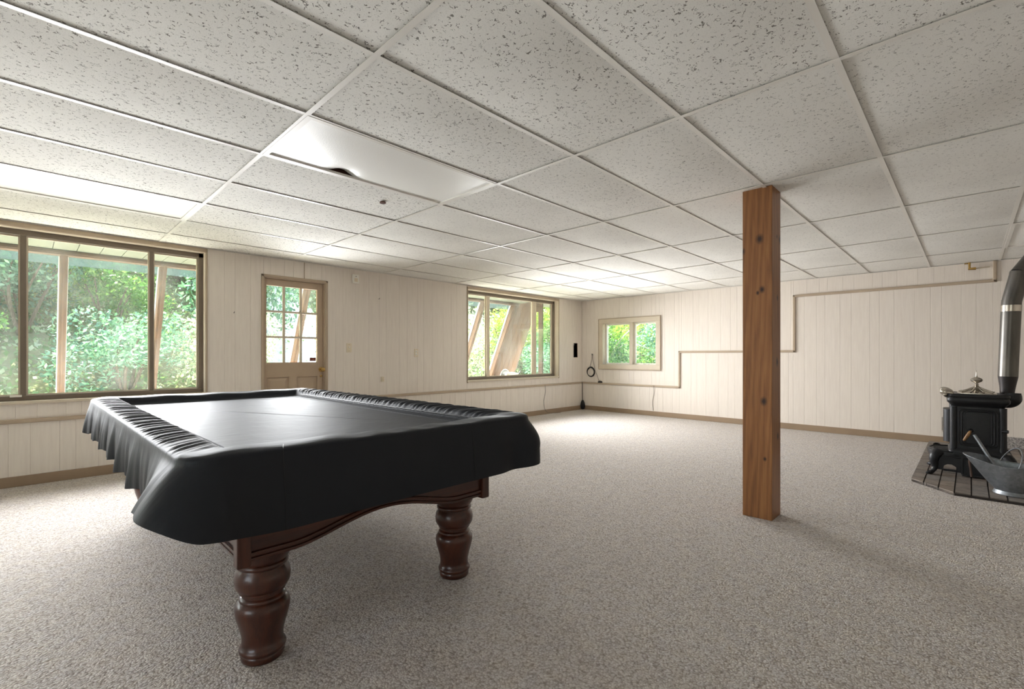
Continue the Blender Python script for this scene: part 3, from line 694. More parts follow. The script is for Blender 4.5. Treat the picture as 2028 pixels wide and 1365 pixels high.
for p_ in cvm.polygons: p_.use_smooth = True
cvm.polygons[len(fs)-1].use_smooth = False
cv = link(bpy.data.objects.new('table_cover', cvm)); tag(cv, 'black vinyl fitted cover with gathered edges draped over the pool table', 'table cover')
def along(ins, z, s0, s1, n, up=.0012):
    return [Vector(cover_point(s0+(s1-s0)*i/n, ins, z))+Vector((0, 0, up)) for i in range(n+1)]
# arc positions of the corners (s runs from the middle of the near side towards the right)
per = 4*(HX-rc)+4*(HY-rc)+2*math.pi*rc
sR0 = (HX-rc+math.pi*rc/2)/per; sR1 = sR0+2*(HY-rc)/per; sL0 = (HX-rc+math.pi*rc*1.5+2*(HY-rc)+2*(HX-rc))/per; sL1 = sL0+2*(HY-rc)/per
MB().tube(along(.160, .756, sL0, sL1, 300, .003), .0035, 6).build('piping', M['piping'], cv, True)
MB().tube(along(.160, .756, sR0, sR1, 300, .003), .0035, 6).build('piping', M['piping'], cv, True)
MB().tube(along(.020, .786, sL0, sL1+.02, 300), .0011, 5).build('stitching', M['stitch'], cv, True)
MB().tube(along(.012, .780, sL0, sL1+.02, 300), .0011, 5).build('stitching', M['stitch'], cv, True)
for s_ in (-.47/per*1.0, .31/per):
    rows = [q for q in PROF if q[0] < .06]
    MB().tube([Vector(cover_point(s_, a, b))+Vector((0, -.001, 0)) for a, b in rows], .0008, 5).build('seam', M['piping'], cv, True)

# ------------------------------------------------------------------ stove corner
H = empty('brick_hearth', (6.4, -.5, 0)); tag(H, 'low hearth of dark grey bricks under the stove', 'hearth')
poly = [(5.32, .36), (5.0, .085), (5.0, -1.35), (5.32, -1.63), (7.80, -1.63), (7.80, .36)]
MB().prism(poly, 'z', .0, .018).build('grout_bed', M['grout'], H)
def clip(pg, inside, inter):
    out = []
    for i, p_ in enumerate(pg):
        q_ = pg[(i+1) % len(pg)]
        if inside(p_): out.append(p_)
        if inside(p_) != inside(q_): out.append(inter(p_, q_))
    return out
def clip_line(pg, a, b):
    n = (-(b[1]-a[1]), b[0]-a[0]); f_ = lambda p_: (p_[0]-a[0])*n[0]+(p_[1]-a[1])*n[1]
    def it(p_, q_):
        t_ = f_(p_)/(f_(p_)-f_(q_)); return (p_[0]+(q_[0]-p_[0])*t_, p_[1]+(q_[1]-p_[1])*t_)
    return clip(pg, lambda p_: f_(p_) >= 0, it)
bw, bl, gp = .0955, .200, .0042
ccw = poly
j = 0
yb = .36+.0
rows_y = []
yy = .371
while yy > -1.63:
    rows_y.append((yy-bw, yy)); yy -= bw
for r_i, (ya, yb) in enumerate(rows_y):
    x_ = 5.0 - (.1 if False else 0)
    while x_ < 7.80:
        pg = [(x_+gp, ya+gp), (x_+bl-gp, ya+gp), (x_+bl-gp, yb-gp), (x_+gp, yb-gp)]
        for q_ in range(len(ccw)):
            pg = clip_line(pg, ccw[q_], ccw[(q_+1) % len(ccw)]) if pg else pg
        x_ += bl
        if len(pg) < 3: continue
        A = abs(sum(p_[0]*pg[(k+1) % len(pg)][1]-pg[(k+1) % len(pg)][0]*p_[1] for k, p_ in enumerate(pg))/2)
        if A < .0006: continue
        MB().prism(pg, 'z', .004, .026+rnd.uniform(-.0012, .0012)).build('brick', M['brick'], H)

TH = R(2); SC = (5.885, -.045)
S = empty('parlor_stove', (SC[0], SC[1], 0.026), TH); tag(S, 'small black cast-iron parlor stove with nickel finial on the hearth', 'stove')
# local frame: +y = stove front, -x = side towards the camera
ir = M['iron']
def rr2(hx, hy, r, n=5):
    out = []
    for cx_, cy_, a0 in ((hx-r, hy-r, 0), (-(hx-r), hy-r, 90), (-(hx-r), -(hy-r), 180), (hx-r, -(hy-r), 270)):
        for k in range(n+1):
            a = R(a0+90*k/n); out.append((cx_+r*math.cos(a), cy_+r*math.sin(a)))
    return out
def loft(rings, caps=True):
    mb = MB(); n = len(rings[0][0]); v = []
    for pts, z in rings: v += [(p_[0], p_[1], z) for p_ in pts]
    f = [(i*n+k, i*n+(k+1) % n, (i+1)*n+(k+1) % n, (i+1)*n+k) for i in range(len(rings)-1) for k in range(n)]
    if caps: f += [tuple(range(n-1, -1, -1)), tuple((len(rings)-1)*n+k for k in range(n))]
    return mb.add(v, f)
BXh, BYh = .175, .165
loft([(rr2(BXh, BYh, .03), z) for z in (.215, .625)]).build('body', ir, S, True)
loft([(rr2(BXh-.004+a, BYh-.004+a, .03+a*.4), z) for a, z in ((0, .60), (.006, .615), (.020, .635), (.034, .650), (.036, .672), (.030, .690), (.036, .697), (.036, .716), (.028, .722))]).build('cornice', ir, S, True, angle=60)
loft([(rr2(BXh+a, BYh+a, .03), z) for a, z in ((.004, .205), (.020, .208), (.020, .222), (.006, .236), (.002, .250))]).build('base_moulding', ir, S, True, angle=60)
# corner ribs and side panel frames
for sx in (-1, 1):
    for sy in (-1, 1):
        MB().tube([(sx*(BXh-.014), sy*(BYh-.014), .235), (sx*(BXh-.014), sy*(BYh-.014), .61)], .026, 12).build('corner_column', ir, S, True)
    for k, (ins, th) in enumerate(((.026, .012), (.044, .016), (.06, .008))):
        yy0, yy1, zz0, zz1 = -BYh+ins+.02, BYh-ins-.02, .262+ins*.5, .600-ins*.5
        pts = [(sx*(BXh+.002), a, b) for a, b in [(p_[0]+(yy0+yy1)/2, p_[1]+(zz0+zz1)/2) for p_ in rr2((yy1-yy0)/2, (zz1-zz0)/2, .03, 4)]]
        MB().tube(pts, th*.45, 8, True).build('panel_frame', ir, S, True)
# front door, curved out, with little mica windows
fd = loft([(rr2(.125, .060, .055, 8), z) for z in (.285, .575)])
fd.v = [(x_, y_+BYh-.005, z_) for x_, y_, z_ in fd.v]; fd = fd.build('front_door', ir, S, True)
MB().box(-.07, .07, BYh+.052, BYh+.059, .36, .50).build('nickel_plate', M['nickel'], fd, bevel=.004)
for k in range(5): MB().box(-.058+.026*k, -.046+.026*k, BYh+.058, BYh+.062, .375, .485).build('mica_slot', M['dark'], fd)
# hearth lip, pan shaped
lp = [(-.19, .10), (.19, .10), (.19, .20), (.16, .27), (.09, .315), (0, .33), (-.09, .315), (-.16, .27), (-.19, .20)]
MB().prism(lp, 'z', .150, .206).build('front_lip', ir, S, bevel=.018, seg=4)
MB().tube([(p_[0]*.93, p_[1]-.012, .208) for p_ in lp[2:]], .007, 8).build('lip_rim', ir, S, True)
for k in range(7): MB().box(-.11+.034*k, -.096+.034*k, .19, .285, .204, .210).build('grate_bar', ir, S)
# plinth, front skirts with a small opening, thick cabriole legs
MB().box(-.190, .190, -.21, .16, .150, .208).build('base_plate', ir, S, bevel=.010)
MB().box(-.186, .186, -.205, .095, .012, .155).build('ash_pit', ir, S, bevel=.006)
MB().box(-.200, .200, -.21, .10, .006, .026).build('ash_pit_foot', ir, S, bevel=.004)
for sx in (-1, 1):
    MB().box(sx*.186, sx*.196, .092, .104, .02, .165).build('corner_strip', ir, S, bevel=.002)
    hole = [(.135, .050)] + [(.135+.085*k/8, .062+.034*math.sin(math.pi*(k+1)/10)) for k in range(9)] + [(.22, .050)]
    mb = MB()
    for k in range(len(hole)-1):
        (y_a, z_a), (y_b, z_b) = hole[k], hole[k+1]
        if y_b > y_a: mb.prism([(y_a, z_a), (y_b, z_b), (y_b, .170), (y_a, .170)], 'x', sx*.176, sx*.188)
    mb.box(min(sx*.176, sx*.188), max(sx*.176, sx*.188), .095, .135, .030, .170).box(min(sx*.176, sx*.188), max(sx*.176, sx*.188), .22, .265, .040, .170).box(min(sx*.176, sx*.188), max(sx*.176, sx*.188), .135, .22, .032, .050)
    mb.build('side_skirt', ir, S)
    for sy, yb_ in ((1, .262), (-1, -.185)):
        pts = spline([(sx*.155, yb_-.01*sy, .190), (sx*.182, yb_+.012*sy, .160), (sx*.190, yb_+.020*sy, .115), (sx*.192, yb_+.014*sy, .060), (sx*.212, yb_+.030*sy, .020), (sx*.245, yb_+.052*sy, .010)], 5)
        rs = [.046-.030*min(1, i/(len(pts)*.74))**1.2 + (.003 if i > len(pts)*.85 else 0) for i in range(len(pts))]
        lg = MB().tube(pts, rs, 14).build('leg', ir, S, True)
        MB().lathe([(.008, -.010), (.019, -.006), (.021, 0), (.016, .007), (.006, .011)], (sx*.250, yb_+.056*sy, .010), 14).build('foot', ir, lg, True)
# nickel top
top = loft([(rr2(a, b, .02), z) for a, b, z in ((.135, .125, .722), (.135, .125, .728), (.120, .110, .731), (.085, .075, .741), (.045, .040, .757), (.028, .026, .766))]).build('swing_top', M['nickel'], S, True, angle=60)
for k in range(16):
    t_ = 2*math.pi*k/16; L_ = .125 if k % 4 != 2 else .15
    MB().tube(spline([(.03*math.cos(t_), .03*math.sin(t_), .772), (.07*math.cos(t_), .07*math.sin(t_), .752), (L_*.92*math.cos(t_), L_*.84*math.sin(t_), .738), (L_*math.cos(t_), L_*.92*math.sin(t_), .741)], 4), .0045, 6).build('rib', M['nickel'], top, True)
MB().lathe([(.034, .760), (.036, .768), (.030, .778), (.018, .784), (.012, .794), (.015, .800), (.012, .806), (.010, .812), (.019, .818), (.036, .828), (.041, .840), (.035, .853), (.019, .863), (.008, .868), (.005, .885), (.003, .918), (.001, .924)], (0, 0, 0), 24).build('finial', M['nickel'], S, True)
for sx in (-1, 1):
    MB().tube(spline([(sx*.125, .150, .706), (sx*.152, .195, .726), (sx*.165, .240, .748)], 5), [.014, .02, .025, .029, .031, .032, .032, .030, .026, .019, .008], 10).build('corner_wing', M['nickel'], S, True)
    MB().tube(spline([(sx*.125, .160, .700), (sx*.160, .195, .704), (sx*.195, .215, .712)], 5), [.012, .015, .018, .02, .02, .02, .019, .017, .015, .012, .006], 10).build('corner_wing', M['nickel'], S, True)
# side door hardware: latch with wooden handle, and the shaker lever below
hd = MB().lathe([(.016, 0), (.018, -.006), (.012, -.018), (.010, -.03)], (-BXh, .045, .405), 16, 'x').build('latch_boss', ir, S, True)
MB().tube(spline([(-BXh-.025, .045, .405), (-BXh-.035, .055, .385), (-BXh-.038, .075, .345), (-BXh-.036, .088, .318)], 5), [.007, .008, .010, .011, .012, .012, .012, .012, .012, .012, .012, .011, .011, .010, .009, .006], 10).build('wooden_handle', M['handle'], S, True)
MB().tube(spline([(-.19, .05, .16), (-.205, .052, .13), (-.205, .045, .07), (-.21, .04, .01)], 5), .0085, 10).build('shaker_lever', plain('rusty_iron', (92, 74, 66), .6, metal=.4), S, True)
MB().tube([(-BXh-.005, -BYh+.02, .42), (-BXh-.02, -BYh-.015, .42)], .014, 10).build('hinge_knob', ir, S, True)
# flue
fl_ = MB().tube(spline([(0, -.14, .665), (0, -.19, .660), (0, -.215, .672), (0, -.222, .70), (0, -.223, .735)], 6), [.055]*12+[.056, .057, .058, .058, .058, .057, .056, .055, .054, .052, .05, .05, .05], 20).build('flue_collar', ir, S, True)
inv = lambda p_: ((p_[0]-SC[0])*math.cos(TH)+(p_[1]-SC[1])*math.sin(TH), -(p_[0]-SC[0])*math.sin(TH)+(p_[1]-SC[1])*math.cos(TH), p_[2]-.026)
P = empty('stove_pipe', (6.02, -.24, .76)); tag(P, 'grey metal flue pipe rising from the stove and bending away', 'flue pipe')
b0 = Vector((6.02, -.237, .745))
p1 = Vector((6.02, -.240, .80)); p2 = Vector((6.02, -.243, .90)); p3 = Vector((6.02, -.262, 1.49)); p4 = Vector((6.02, -.265, 1.56)); p5 = Vector((6.03, -.315, 1.80)); p6 = Vector((6.10, -.42, 1.97)); p7 = Vector((6.35, -.56, 2.03)); p8 = Vector((RX-MP, -1.25, 2.04))
MB().tube([b0, p1, p2], [.046, .050, .064], 28).build('reducer', M['pipedark'], P, True)
MB().tube([p2, p3], [.064, .0645], 28).build('pipe_section', M['pipe'], P, True)
MB().tube([p3-(p3-p2).normalized()*.02, p3+(p3-p2).normalized()*.035], .0665, 28).build('collar_band', M['nickel'], P, True)
MB().tube([p3, p4, p5], .0640, 28).build('elbow_section', M['pipe'], P, True)
MB().tube([p5-(p5-p4).normalized()*.01, p5+(p5-p4).normalized()*.015], .0655, 28).build('seam_band', M['pipe'], P, True)
MB().tube([p5, p6, p7], .0640, 28).build('elbow_section', M['pipe'], P, True)
MB().tube([p7, p8], .0640, 28).build('pipe_section', M['pipe'], P, True)
MB().tube([p8-(p8-p7).normalized()*.02, p8], .11, 28).build('wall_collar', M['pipedark'], P, True)

# coal scuttle
CS = empty('coal_scuttle', (5.24, -.245, .026)); tag(CS, 'galvanised coal scuttle with wide pouring spout in front of the stove', 'coal scuttle')
cx_, cy_ = 5.24, -.245; n = 56; tipa = R(78)
def ringp(f_):
    out = []
    for k in range(n):
        a = 2*math.pi*k/n; c_ = max(0, math.cos(a-tipa)); c2 = max(0, -math.cos(a-tipa))
        rb = .108; rt = .150 + .135*c_**4 + .02*c2**2; zt = .215 + .055*c_**3 + .05*c2**2
        rr_ = rb+(rt-rb)*(f_**.9); rib = .0016*math.sin(a*28)*math.sin(math.pi*f_)
        out.append((cx_+(rr_+rib)*math.cos(a), cy_+(rr_+rib)*math.sin(a), .026+.03+(zt-.03)*f_))
    return out
mb = MB(); rows = [ringp(f_) for f_ in np.linspace(0, 1, 9)]
inn = [[(cx_+(x_-cx_)*.985, cy_+(y_-cy_)*.985, z_+.001) for x_, y_, z_ in r_] for r_ in rows[::-1]]
allr = rows+inn; v = [p_ for r_ in allr for p_ in r_]
f = [(i*n+k, i*n+(k+1) % n, (i+1)*n+(k+1) % n, (i+1)*n+k) for i in range(len(allr)-1) for k in range(n)] + [tuple((len(allr)-1)*n+k for k in range(n))]
mb.add(v, f).build('bucket', M['galv'], CS, True, angle=70)
MB().tube([(p_[0], p_[1], p_[2]) for p_ in rows[-1]], .0045, 8, True).build('rolled_rim', M['galv'], CS, True)
MB().lathe([(.116, .026), (.118, .030), (.112, .044), (.107, .058), (.104, .058), (.108, .044), (.112, .030)], (cx_, cy_, 0), 40, caps=False).build('foot_ring', M['galv'], CS, True)
pa = R(78+90); e1 = Vector((5.375, -.175, .250)); e2 = Vector((5.095, -.255, .232))
arc = []
for k in range(21):
    t_ = math.pi*k/20; c0 = (e1+e2)/2; h_ = (e1-e2)/2
    arc.append(c0+h_*math.cos(t_)+Vector((.0, -.055, .135))*math.sin(t_))
MB().tube(arc, .0045, 8).build('bail_handle', M['galv'], CS, True)
CV = empty('coal_shovel', (5.30, -.2, .10)); tag(CV, 'grey metal shovel with tubular handle leaning in the coal scuttle', 'shovel')
MB().tube([(5.40, -.028, .435), (5.385, -.06, .375), (5.32, -.155, .185)], [.011, .012, .0125], 12).build('handle', M['galv'], CV, True)
MB().tube([(5.415, -.055, .405), (5.34, -.15, .195)], .0035, 8).build('stiffener', M['dark'], CV, True)
MB().add([(5.34, -.12, .20), (5.36, -.19, .20), (5.27, -.24, .07), (5.24, -.15, .07), (5.345, -.12, .203), (5.365, -.19, .203), (5.275, -.24, .073), (5.245, -.15, .073)], [(0,1,2,3),(4,7,6,5),(0,4,5,1),(1,5,6,2),(2,6,7,3),(3,7,4,0)]).build('blade', M['dark'], CV)

# ------------------------------------------------------------------ outside: sloped timbers, beam, end wall
BYo = 6.50; BZ0, BZ1 = 2.088, 2.128; SL = R(65)
so = box('roof_soffit', LX-1, 9.2, WY+.20, BYo+.12, 2.165, 2.26, M['soffit']); tag(so, 'pale boarded soffit above the windows outside', kind='structure')
xx = -4.9
while xx < 9.1:
    MB().box(xx+.003, xx+.172, WY+.20, BYo+.10, 2.138, 2.166).build('soffit_board', M['soffit'], so); xx += .175
bm_ = MB().box(LX-1, 6.90, BYo-.02, BYo+.10, BZ0, BZ1+.010).build('eave_beam', M['cedar_x'], bevel=.008); tag(bm_, 'long horizontal cedar beam under the soffit outside', 'beam')
MB().box(LX-1, 6.90, BYo-.032, BYo-.018, BZ0+.014, BZ1+.004).build('beam_strip', M['cedar_x'], bm_, bevel=.004)
XS = [.26 + .8175*k for k in range(-6, 9)]
SLB = ['cedar post sloping outward beyond the large slider window', 'cedar post sloping outward beyond the door', 'cedar post sloping outward beyond the boarded-view window', 'cedar post of the sloped frame hidden behind the panelled wall']
dz = -1; dyo = 1/math.tan(SL)
ORD = ['front', 'second', 'third', 'fourth', 'back']
NTH = ['first', 'second', 'third', 'fourth', 'fifth', 'sixth', 'seventh', 'eighth', 'ninth', 'tenth', 'eleventh', 'twelfth']
for k, x_ in enumerate(XS):
    if k < 5: continue
    ex = empty('sloped_post', (x_, BYo + .12 + (BZ0)*dyo, 0)); px = x_
    lab = {6: 'cedar post straight beyond the wide middle pane of the slider window', 7: 'leaning cedar post seen at the mullion of the slider window', 9: 'leaning cedar post seen through the glazed door', 13: 'leaning cedar post in the first pane of the boarded-view window', 14: 'leaning cedar post against the boarded end wall'}.get(k) or {5: 'cedar post beyond the end pane of the slider window', 8: 'cedar post just before the glazed door', 10: 'first cedar post past the glazed door, behind the panelling', 11: 'second cedar post past the glazed door, behind the panelling', 12: 'third cedar post past the glazed door, behind the panelling'}[k]
    tag(ex, lab, 'post', 'sloped cedar posts')
    h_ = .030; y0_ = BYo-.01; w_ = .105
    yb_ = y0_ + (BZ1)*dyo
    MB().prism([(y0_, BZ1), (y0_+w_, BZ1), (yb_+w_, 0), (yb_, 0)], 'x', px-h_, px+h_).build('timber', M['cedar'], ex, bevel=.004)
    MB().prism([(y0_-.006, BZ1-.02), (y0_+.03, BZ1-.02), (yb_+.03, 0), (yb_-.006, 0)], 'x', px-.010, px+.010).build('batten_strip', M['cedar'], ex, bevel=.002)
    MB().prism([(y0_+w_, BZ1), (y0_+w_+.035, BZ1), (yb_+w_+.035, 0), (yb_+w_, 0)], 'x', px-h_-.008, px+h_+.008).build('white_cap', M['whitecap'], ex)
# translucent strip at the head of the slope
fs_ = MB()
ya = BYo+.10; fs_.add([(LX-1, ya, BZ0+.03), (6.9, ya, BZ0+.03), (6.9, ya+.07*dyo+.05, BZ0-.07), (LX-1, ya+.07*dyo+.05, BZ0-.07), (LX-1, ya+.012, BZ0+.034), (6.9, ya+.012, BZ0+.034), (6.9, ya+.07*dyo+.062, BZ0-.066), (LX-1, ya+.07*dyo+.062, BZ0-.066)], [(0,1,2,3),(4,7,6,5),(0,4,5,1),(1,5,6,2),(2,6,7,3),(3,7,4,0)])
f_ = fs_.build('glazing_strip', M['film']); tag(f_, 'bluish translucent strip below the cedar beam', 'glazing strip')
# boarded end wall at x = 6.87..6.91
EW = empty('boarded_end_wall', (6.88, 7.1, 0)); tag(EW, 'boarded cedar end wall with a tapered opening outside', 'end wall')
ex0, ex1 = 6.870, 6.900
def slab_poly(ya, yb_, top, bot=0):      # boards parallel to the slope; ya/yb at z=top
    return [(ya, top), (yb_, top), (yb_+(top-bot)*dyo, bot), (ya+(top-bot)*dyo, bot)]
nb = 5; wtot = .60
for k in range(nb):
    a = BYo+.07 - wtot + wtot*k/nb; b = a + wtot/nb - .004
    pg = [(max(y_, WY+.2), z_) for y_, z_ in slab_poly(a, b, BZ1)]
    MB().prism(pg, 'x', ex0+rnd.uniform(-.002, .002), ex1).build('board', M['cedar'], EW, bevel=.003)
for k in range(2):
    MB().prism([(WY+.20, 1.93+.105*k), (BYo-.30+.10, 1.93+.105*k), (BYo-.30+.06, 2.031+.105*k), (WY+.20, 2.031+.105*k)], 'x', ex0-.004, ex1).build('board', M['cedar'], EW)
for k in range(1):
    MB().prism([(WY+.20+.10*k, 0), (WY+.298+.10*k, 0), (WY+.298+.10*k, 1.93), (WY+.20+.10*k, 1.93)], 'x', ex0, ex1).build('board', M['cedar'], EW)
# piece of garden equipment by the window
GE = empty('garden_machine', (6.55, 6.35, 0)); tag(GE, 'grey wheel-like garden equipment with white top just outside the window', 'garden equipment')
gx, gy, gz = 6.30, 6.30, .70
MB().lathe([(.125, -.012), (.135, 0), (.125, .012), (.118, 0)], (gx, gy, gz), 36, 'y', caps=False).build('wheel_rim', M['white'], GE, True)
MB().lathe([(.01, -.004), (.122, -.004), (.122, .004), (.01, .004)], (gx, gy, gz), 36, 'y').build('wheel_disc', M['galv'], GE, True)
MB().tube(spline([(gx-.06, gy-.08, gz+.02), (gx+.10, gy-.08, gz+.045), (gx+.25, gy-.08, gz+.02)], 6), .032, 12).build('white_arm', M['white'], GE, True)
MB().tube([(gx+.36, gy, gz+.01), (gx+.42, gy, gz+.08)], .018, 10).build('grip', M['dark'], GE, True)
MB().tube([(gx, gy, 0), (gx, gy, gz)], .03, 12).build('stand', M['galv'], GE, True); MB().tube([(gx, gy, .60), (gx+.36, gy, .71)], .016, 10).build('lever', M['galv'], GE, True)
MB().box(gx-.2, gx+.2, gy-.15, gy+.15, 0, .04).build('foot_plate', M['galv'], GE)

# ------------------------------------------------------------------ garden: ground, hillside, shrubs, trees
m = Mat('pale_gravel', rough=.9); p = m.pos(); n_ = m.noise(p, 1.2, 4); v = m.node('TexVoronoi', Scale=22.0); m.link(p, v.inputs['Vector']); sp = m.node('SeparateColor'); m.link(v.outputs['Color'], sp.inputs[0])
gcol = m.mix(.5, m.ramp(n_, [(.35, lin(214, 208, 196)), (.65, lin(238, 234, 226))]), m.ramp(sp.outputs[0], [(0, lin(196, 190, 180)), (1, lin(245, 243, 238))]))
sx_ = m.node('SeparateXYZ'); m.link(p, sx_.inputs[0]); ratio = m.math('DIVIDE', sx_.outputs[0], m.math('MAXIMUM', sx_.outputs[1], .5))
bank = m.math('MULTIPLY', m.math('SUBTRACT', sx_.outputs[2], .15), 3.0, True); path = m.math('LESS_THAN', m.math('ABSOLUTE', m.math('SUBTRACT', sx_.outputs[0], 4.1)), 1.1)
m.color(m.mix(m.math('MULTIPLY', bank, m.math('SUBTRACT', 1.0, path)), gcol, m.ramp(n_, [(.3, lin(92, 96, 62)), (.7, lin(140, 140, 96))]))); m.bump(v.outputs['Distance'], .5, .03); M['gravel'] = m.m
NX, NY = 60, 44
def hz(x_, y_):
    yy = max(0, y_-8.6 - .25*math.sin(x_*.6)); h_ = .62*yy if yy < 7 else 4.34+.25*(yy-7)
    xr = max(0, x_-9.4); h2 = .42*xr if y_ < 12 else 0
    return max(h_, h2*(1 if y_ < 11 else max(0, 12-y_))) + .10*math.sin(x_*1.3+y_*.7)*min(1, yy) - .06
v = []; f = []
for j in range(NY+1):
    for i in range(NX+1):
        x_, y_ = -9+33*i/NX, -2+28*j/NY; v.append((x_, y_, hz(x_, y_) if not (LX-.3 < x_ < RX+.3 and y_ < WY+.3) else -.3))
for j in range(NY):
    for i in range(NX): f.append((j*(NX+1)+i, j*(NX+1)+i+1, (j+1)*(NX+1)+i+1, (j+1)*(NX+1)+i))
gr = MB().add(v, f).build('ground_outside', M['gravel'], smooth=True); tag(gr, 'pale sunlit gravel ground and bank outside', kind='structure')

def leaf_mat(name, c0, c1, c2):
    m = Mat(name, rough=.45, spec=.5); oi = m.node('NewGeometry').outputs['Random Per Island']
    col = m.ramp(oi, [(0, lin(*c0)), (.55, lin(*c1)), (1, lin(*c2))]); m.color(col)
    tl = m.node('BsdfTranslucent'); m.link(m.mix(1.0, col, (1.0, 1.0, .55, 1), 'MULTIPLY'), tl.inputs[0]); mx = m.node('MixShader'); mx.inputs[0].default_value = .42
    m.link(m.b.outputs[0], mx.inputs[1]); m.link(tl.outputs[0], mx.inputs[2]); m.link(mx.outputs[0], m.n['Material Output'].inputs[0]); return m.m
LM = [leaf_mat('leaf_yellow_green', (120, 150, 50), (150, 176, 70), (196, 206, 110)), leaf_mat('leaf_mid_green', (60, 110, 50), (88, 136, 66), (140, 176, 96)),
      leaf_mat('leaf_blue_green', (66, 112, 92), (98, 146, 122), (150, 186, 166)), leaf_mat('leaf_sunlit_white', (140, 156, 136), (176, 190, 168), (218, 224, 208))]  # last variant has sunlit whiteness put into the leaf colour
M['bark'] = wood('bark', (60, 48, 38), (92, 76, 62), (128, 112, 96), 'z', 2, .9)
def leaf_cloud(name, nleaf, lobes, size, seed):
    g_ = np.random.default_rng(seed); L = np.array(lobes); wgt = (L[:, 3]**2); idx = g_.choice(len(L), nleaf, p=wgt/wgt.sum())
    d = g_.normal(size=(nleaf, 3)); d /= np.linalg.norm(d, axis=1)[:, None]; rad = L[idx, 3]*(.55+.45*g_.random(nleaf)**.5)
    c = L[idx, :3] + d*rad[:, None]*np.array([1, 1, .85])
    a = g_.normal(size=(nleaf, 3)); a /= np.linalg.norm(a, axis=1)[:, None]; b = np.cross(a, d+.6*g_.normal(size=(nleaf, 3))); b /= np.linalg.norm(b, axis=1)[:, None]+1e-9
    s = size*(.6+.8*g_.random(nleaf))[:, None]
    V = np.stack([c-a*s, c+b*s*.45, c+a*s, c-b*s*.45], 1).reshape(-1, 3); c_z = V[:, 2]; V[:, 2] = np.maximum(V[:, 2], .01)
    me = bpy.data.meshes.new(name); me.vertices.add(len(V)); me.vertices.foreach_set('co', V.ravel().astype(np.float32))
    me.loops.add(4*nleaf); me.loops.foreach_set('vertex_index', np.arange(4*nleaf, dtype=np.int32)); me.polygons.add(nleaf)
    me.polygons.foreach_set('loop_start', np.arange(0, 4*nleaf, 4, dtype=np.int32)); me.update(calc_edges=True); return me
def lobes(seed, n_, r, h):
    q = random.Random(seed); return [(q.uniform(-r, r)*.6, q.uniform(-r, r)*.6, q.uniform(.25, .95)*h, q.uniform(.35, .6)*r) for _ in range(n_)]
SH = [leaf_cloud('foliage', 4200, lobes(s, 11, .95, 1.5), .040, s) for s in range(5)]
def stems(seed, h, r):
    q = random.Random(seed); mb = MB()
    for k in range(6):
        a = q.uniform(0, 6.28); mb.tube(spline([(0, 0, -.1), (.25*r*math.cos(a), .25*r*math.sin(a), .4*h), (.5*r*math.cos(a+.4), .5*r*math.sin(a+.4), .8*h)], 4), [.03, .028, .026, .024, .022, .02, .016, .012, .008], 6)
    me = bpy.data.meshes.new('stems'); me.from_pydata(mb.v, [], mb.f); me.materials.append(M['bark']); return me
ST = [stems(s, 1.5, .95) for s in range(3)]
SHM = {}
def shrub(x_, y_, sc_, kind, mesh, lab, grp):
    if (mesh, kind) not in SHM:
        me = SH[mesh].copy(); me.materials.append(LM[kind]); SHM[(mesh, kind)] = me
    e = empty('leafy_shrub', (x_, y_, hz(x_, y_)-.05), rnd.uniform(0, 6.28)); e.scale = (sc_, sc_, sc_*rnd.uniform(.85, 1.2)); tag(e, lab, 'shrub', grp)
    link(bpy.data.objects.new('foliage', SHM[(mesh, kind)]), e); link(bpy.data.objects.new('stems', ST[mesh % 3]), e)
KN = ['yellow-green', 'mid-green', 'blue-green', 'sunlit-white']
gq = random.Random(21); CNT = {}
for j, yrow in enumerate((9.3, 10.6, 12.0, 13.6, 15.4)):
    for i in range(17):
        x_ = -5.0 + 1.42*i + gq.uniform(-.4, .4) + (.6 if j % 2 else 0); y_ = yrow + gq.uniform(-.35, .35)
        dirx = x_/y_                                            # slope of the sight line from the viewer
        gap = (.13 < dirx < .24 and j < 3 and gq.random() < .75) or (.33 < dirx < .47 and j < 4) or (.90 < dirx < .99 and j < 3)
        kind = gq.choice([0, 1, 1, 2, 2, 3]) if not (.0 < dirx < .22 and j < 3) else gq.choice([0, 1, 2, 2, 3, 3]); ms = gq.randrange(5); s_ = gq.uniform(.75, 1.1)*(1+.14*j)  # more sunlit-white leaves towards the bright middle of the slider view
        if gap: continue
        where = 'beyond the slider window' if dirx < .26 else 'beyond the glazed door' if dirx < .47 else 'past the boarded end wall' if dirx > .80 else None
        if where is None: continue
        CNT[(j, where)] = CNT.get((j, where), -1) + 1; nth = NTH[CNT[(j, where)]]
        shrub(x_, y_, s_, kind, ms, f'{KN[kind]} shrub {where}, {nth} from the left in the {ORD[j]} row', f'shrubs {where}')
for j, xc in enumerate((9.8, 11.3, 12.9, 14.6)):
    for i in range(6):
        y_ = 3.4 + 1.25*i + gq.uniform(-.3, .3) + .12*(xc-9.8); x_ = xc + gq.uniform(-.3, .3); kind = gq.choice([0, 0, 1, 1, 2]); 
        shrub(x_, y_, gq.uniform(.8, 1.1)*(1+.12*j), kind, gq.randrange(5), f'{KN[kind]} shrub outside the small casement window, {NTH[5-i]} from the left in the {ORD[j]} row', 'shrubs outside the small window')
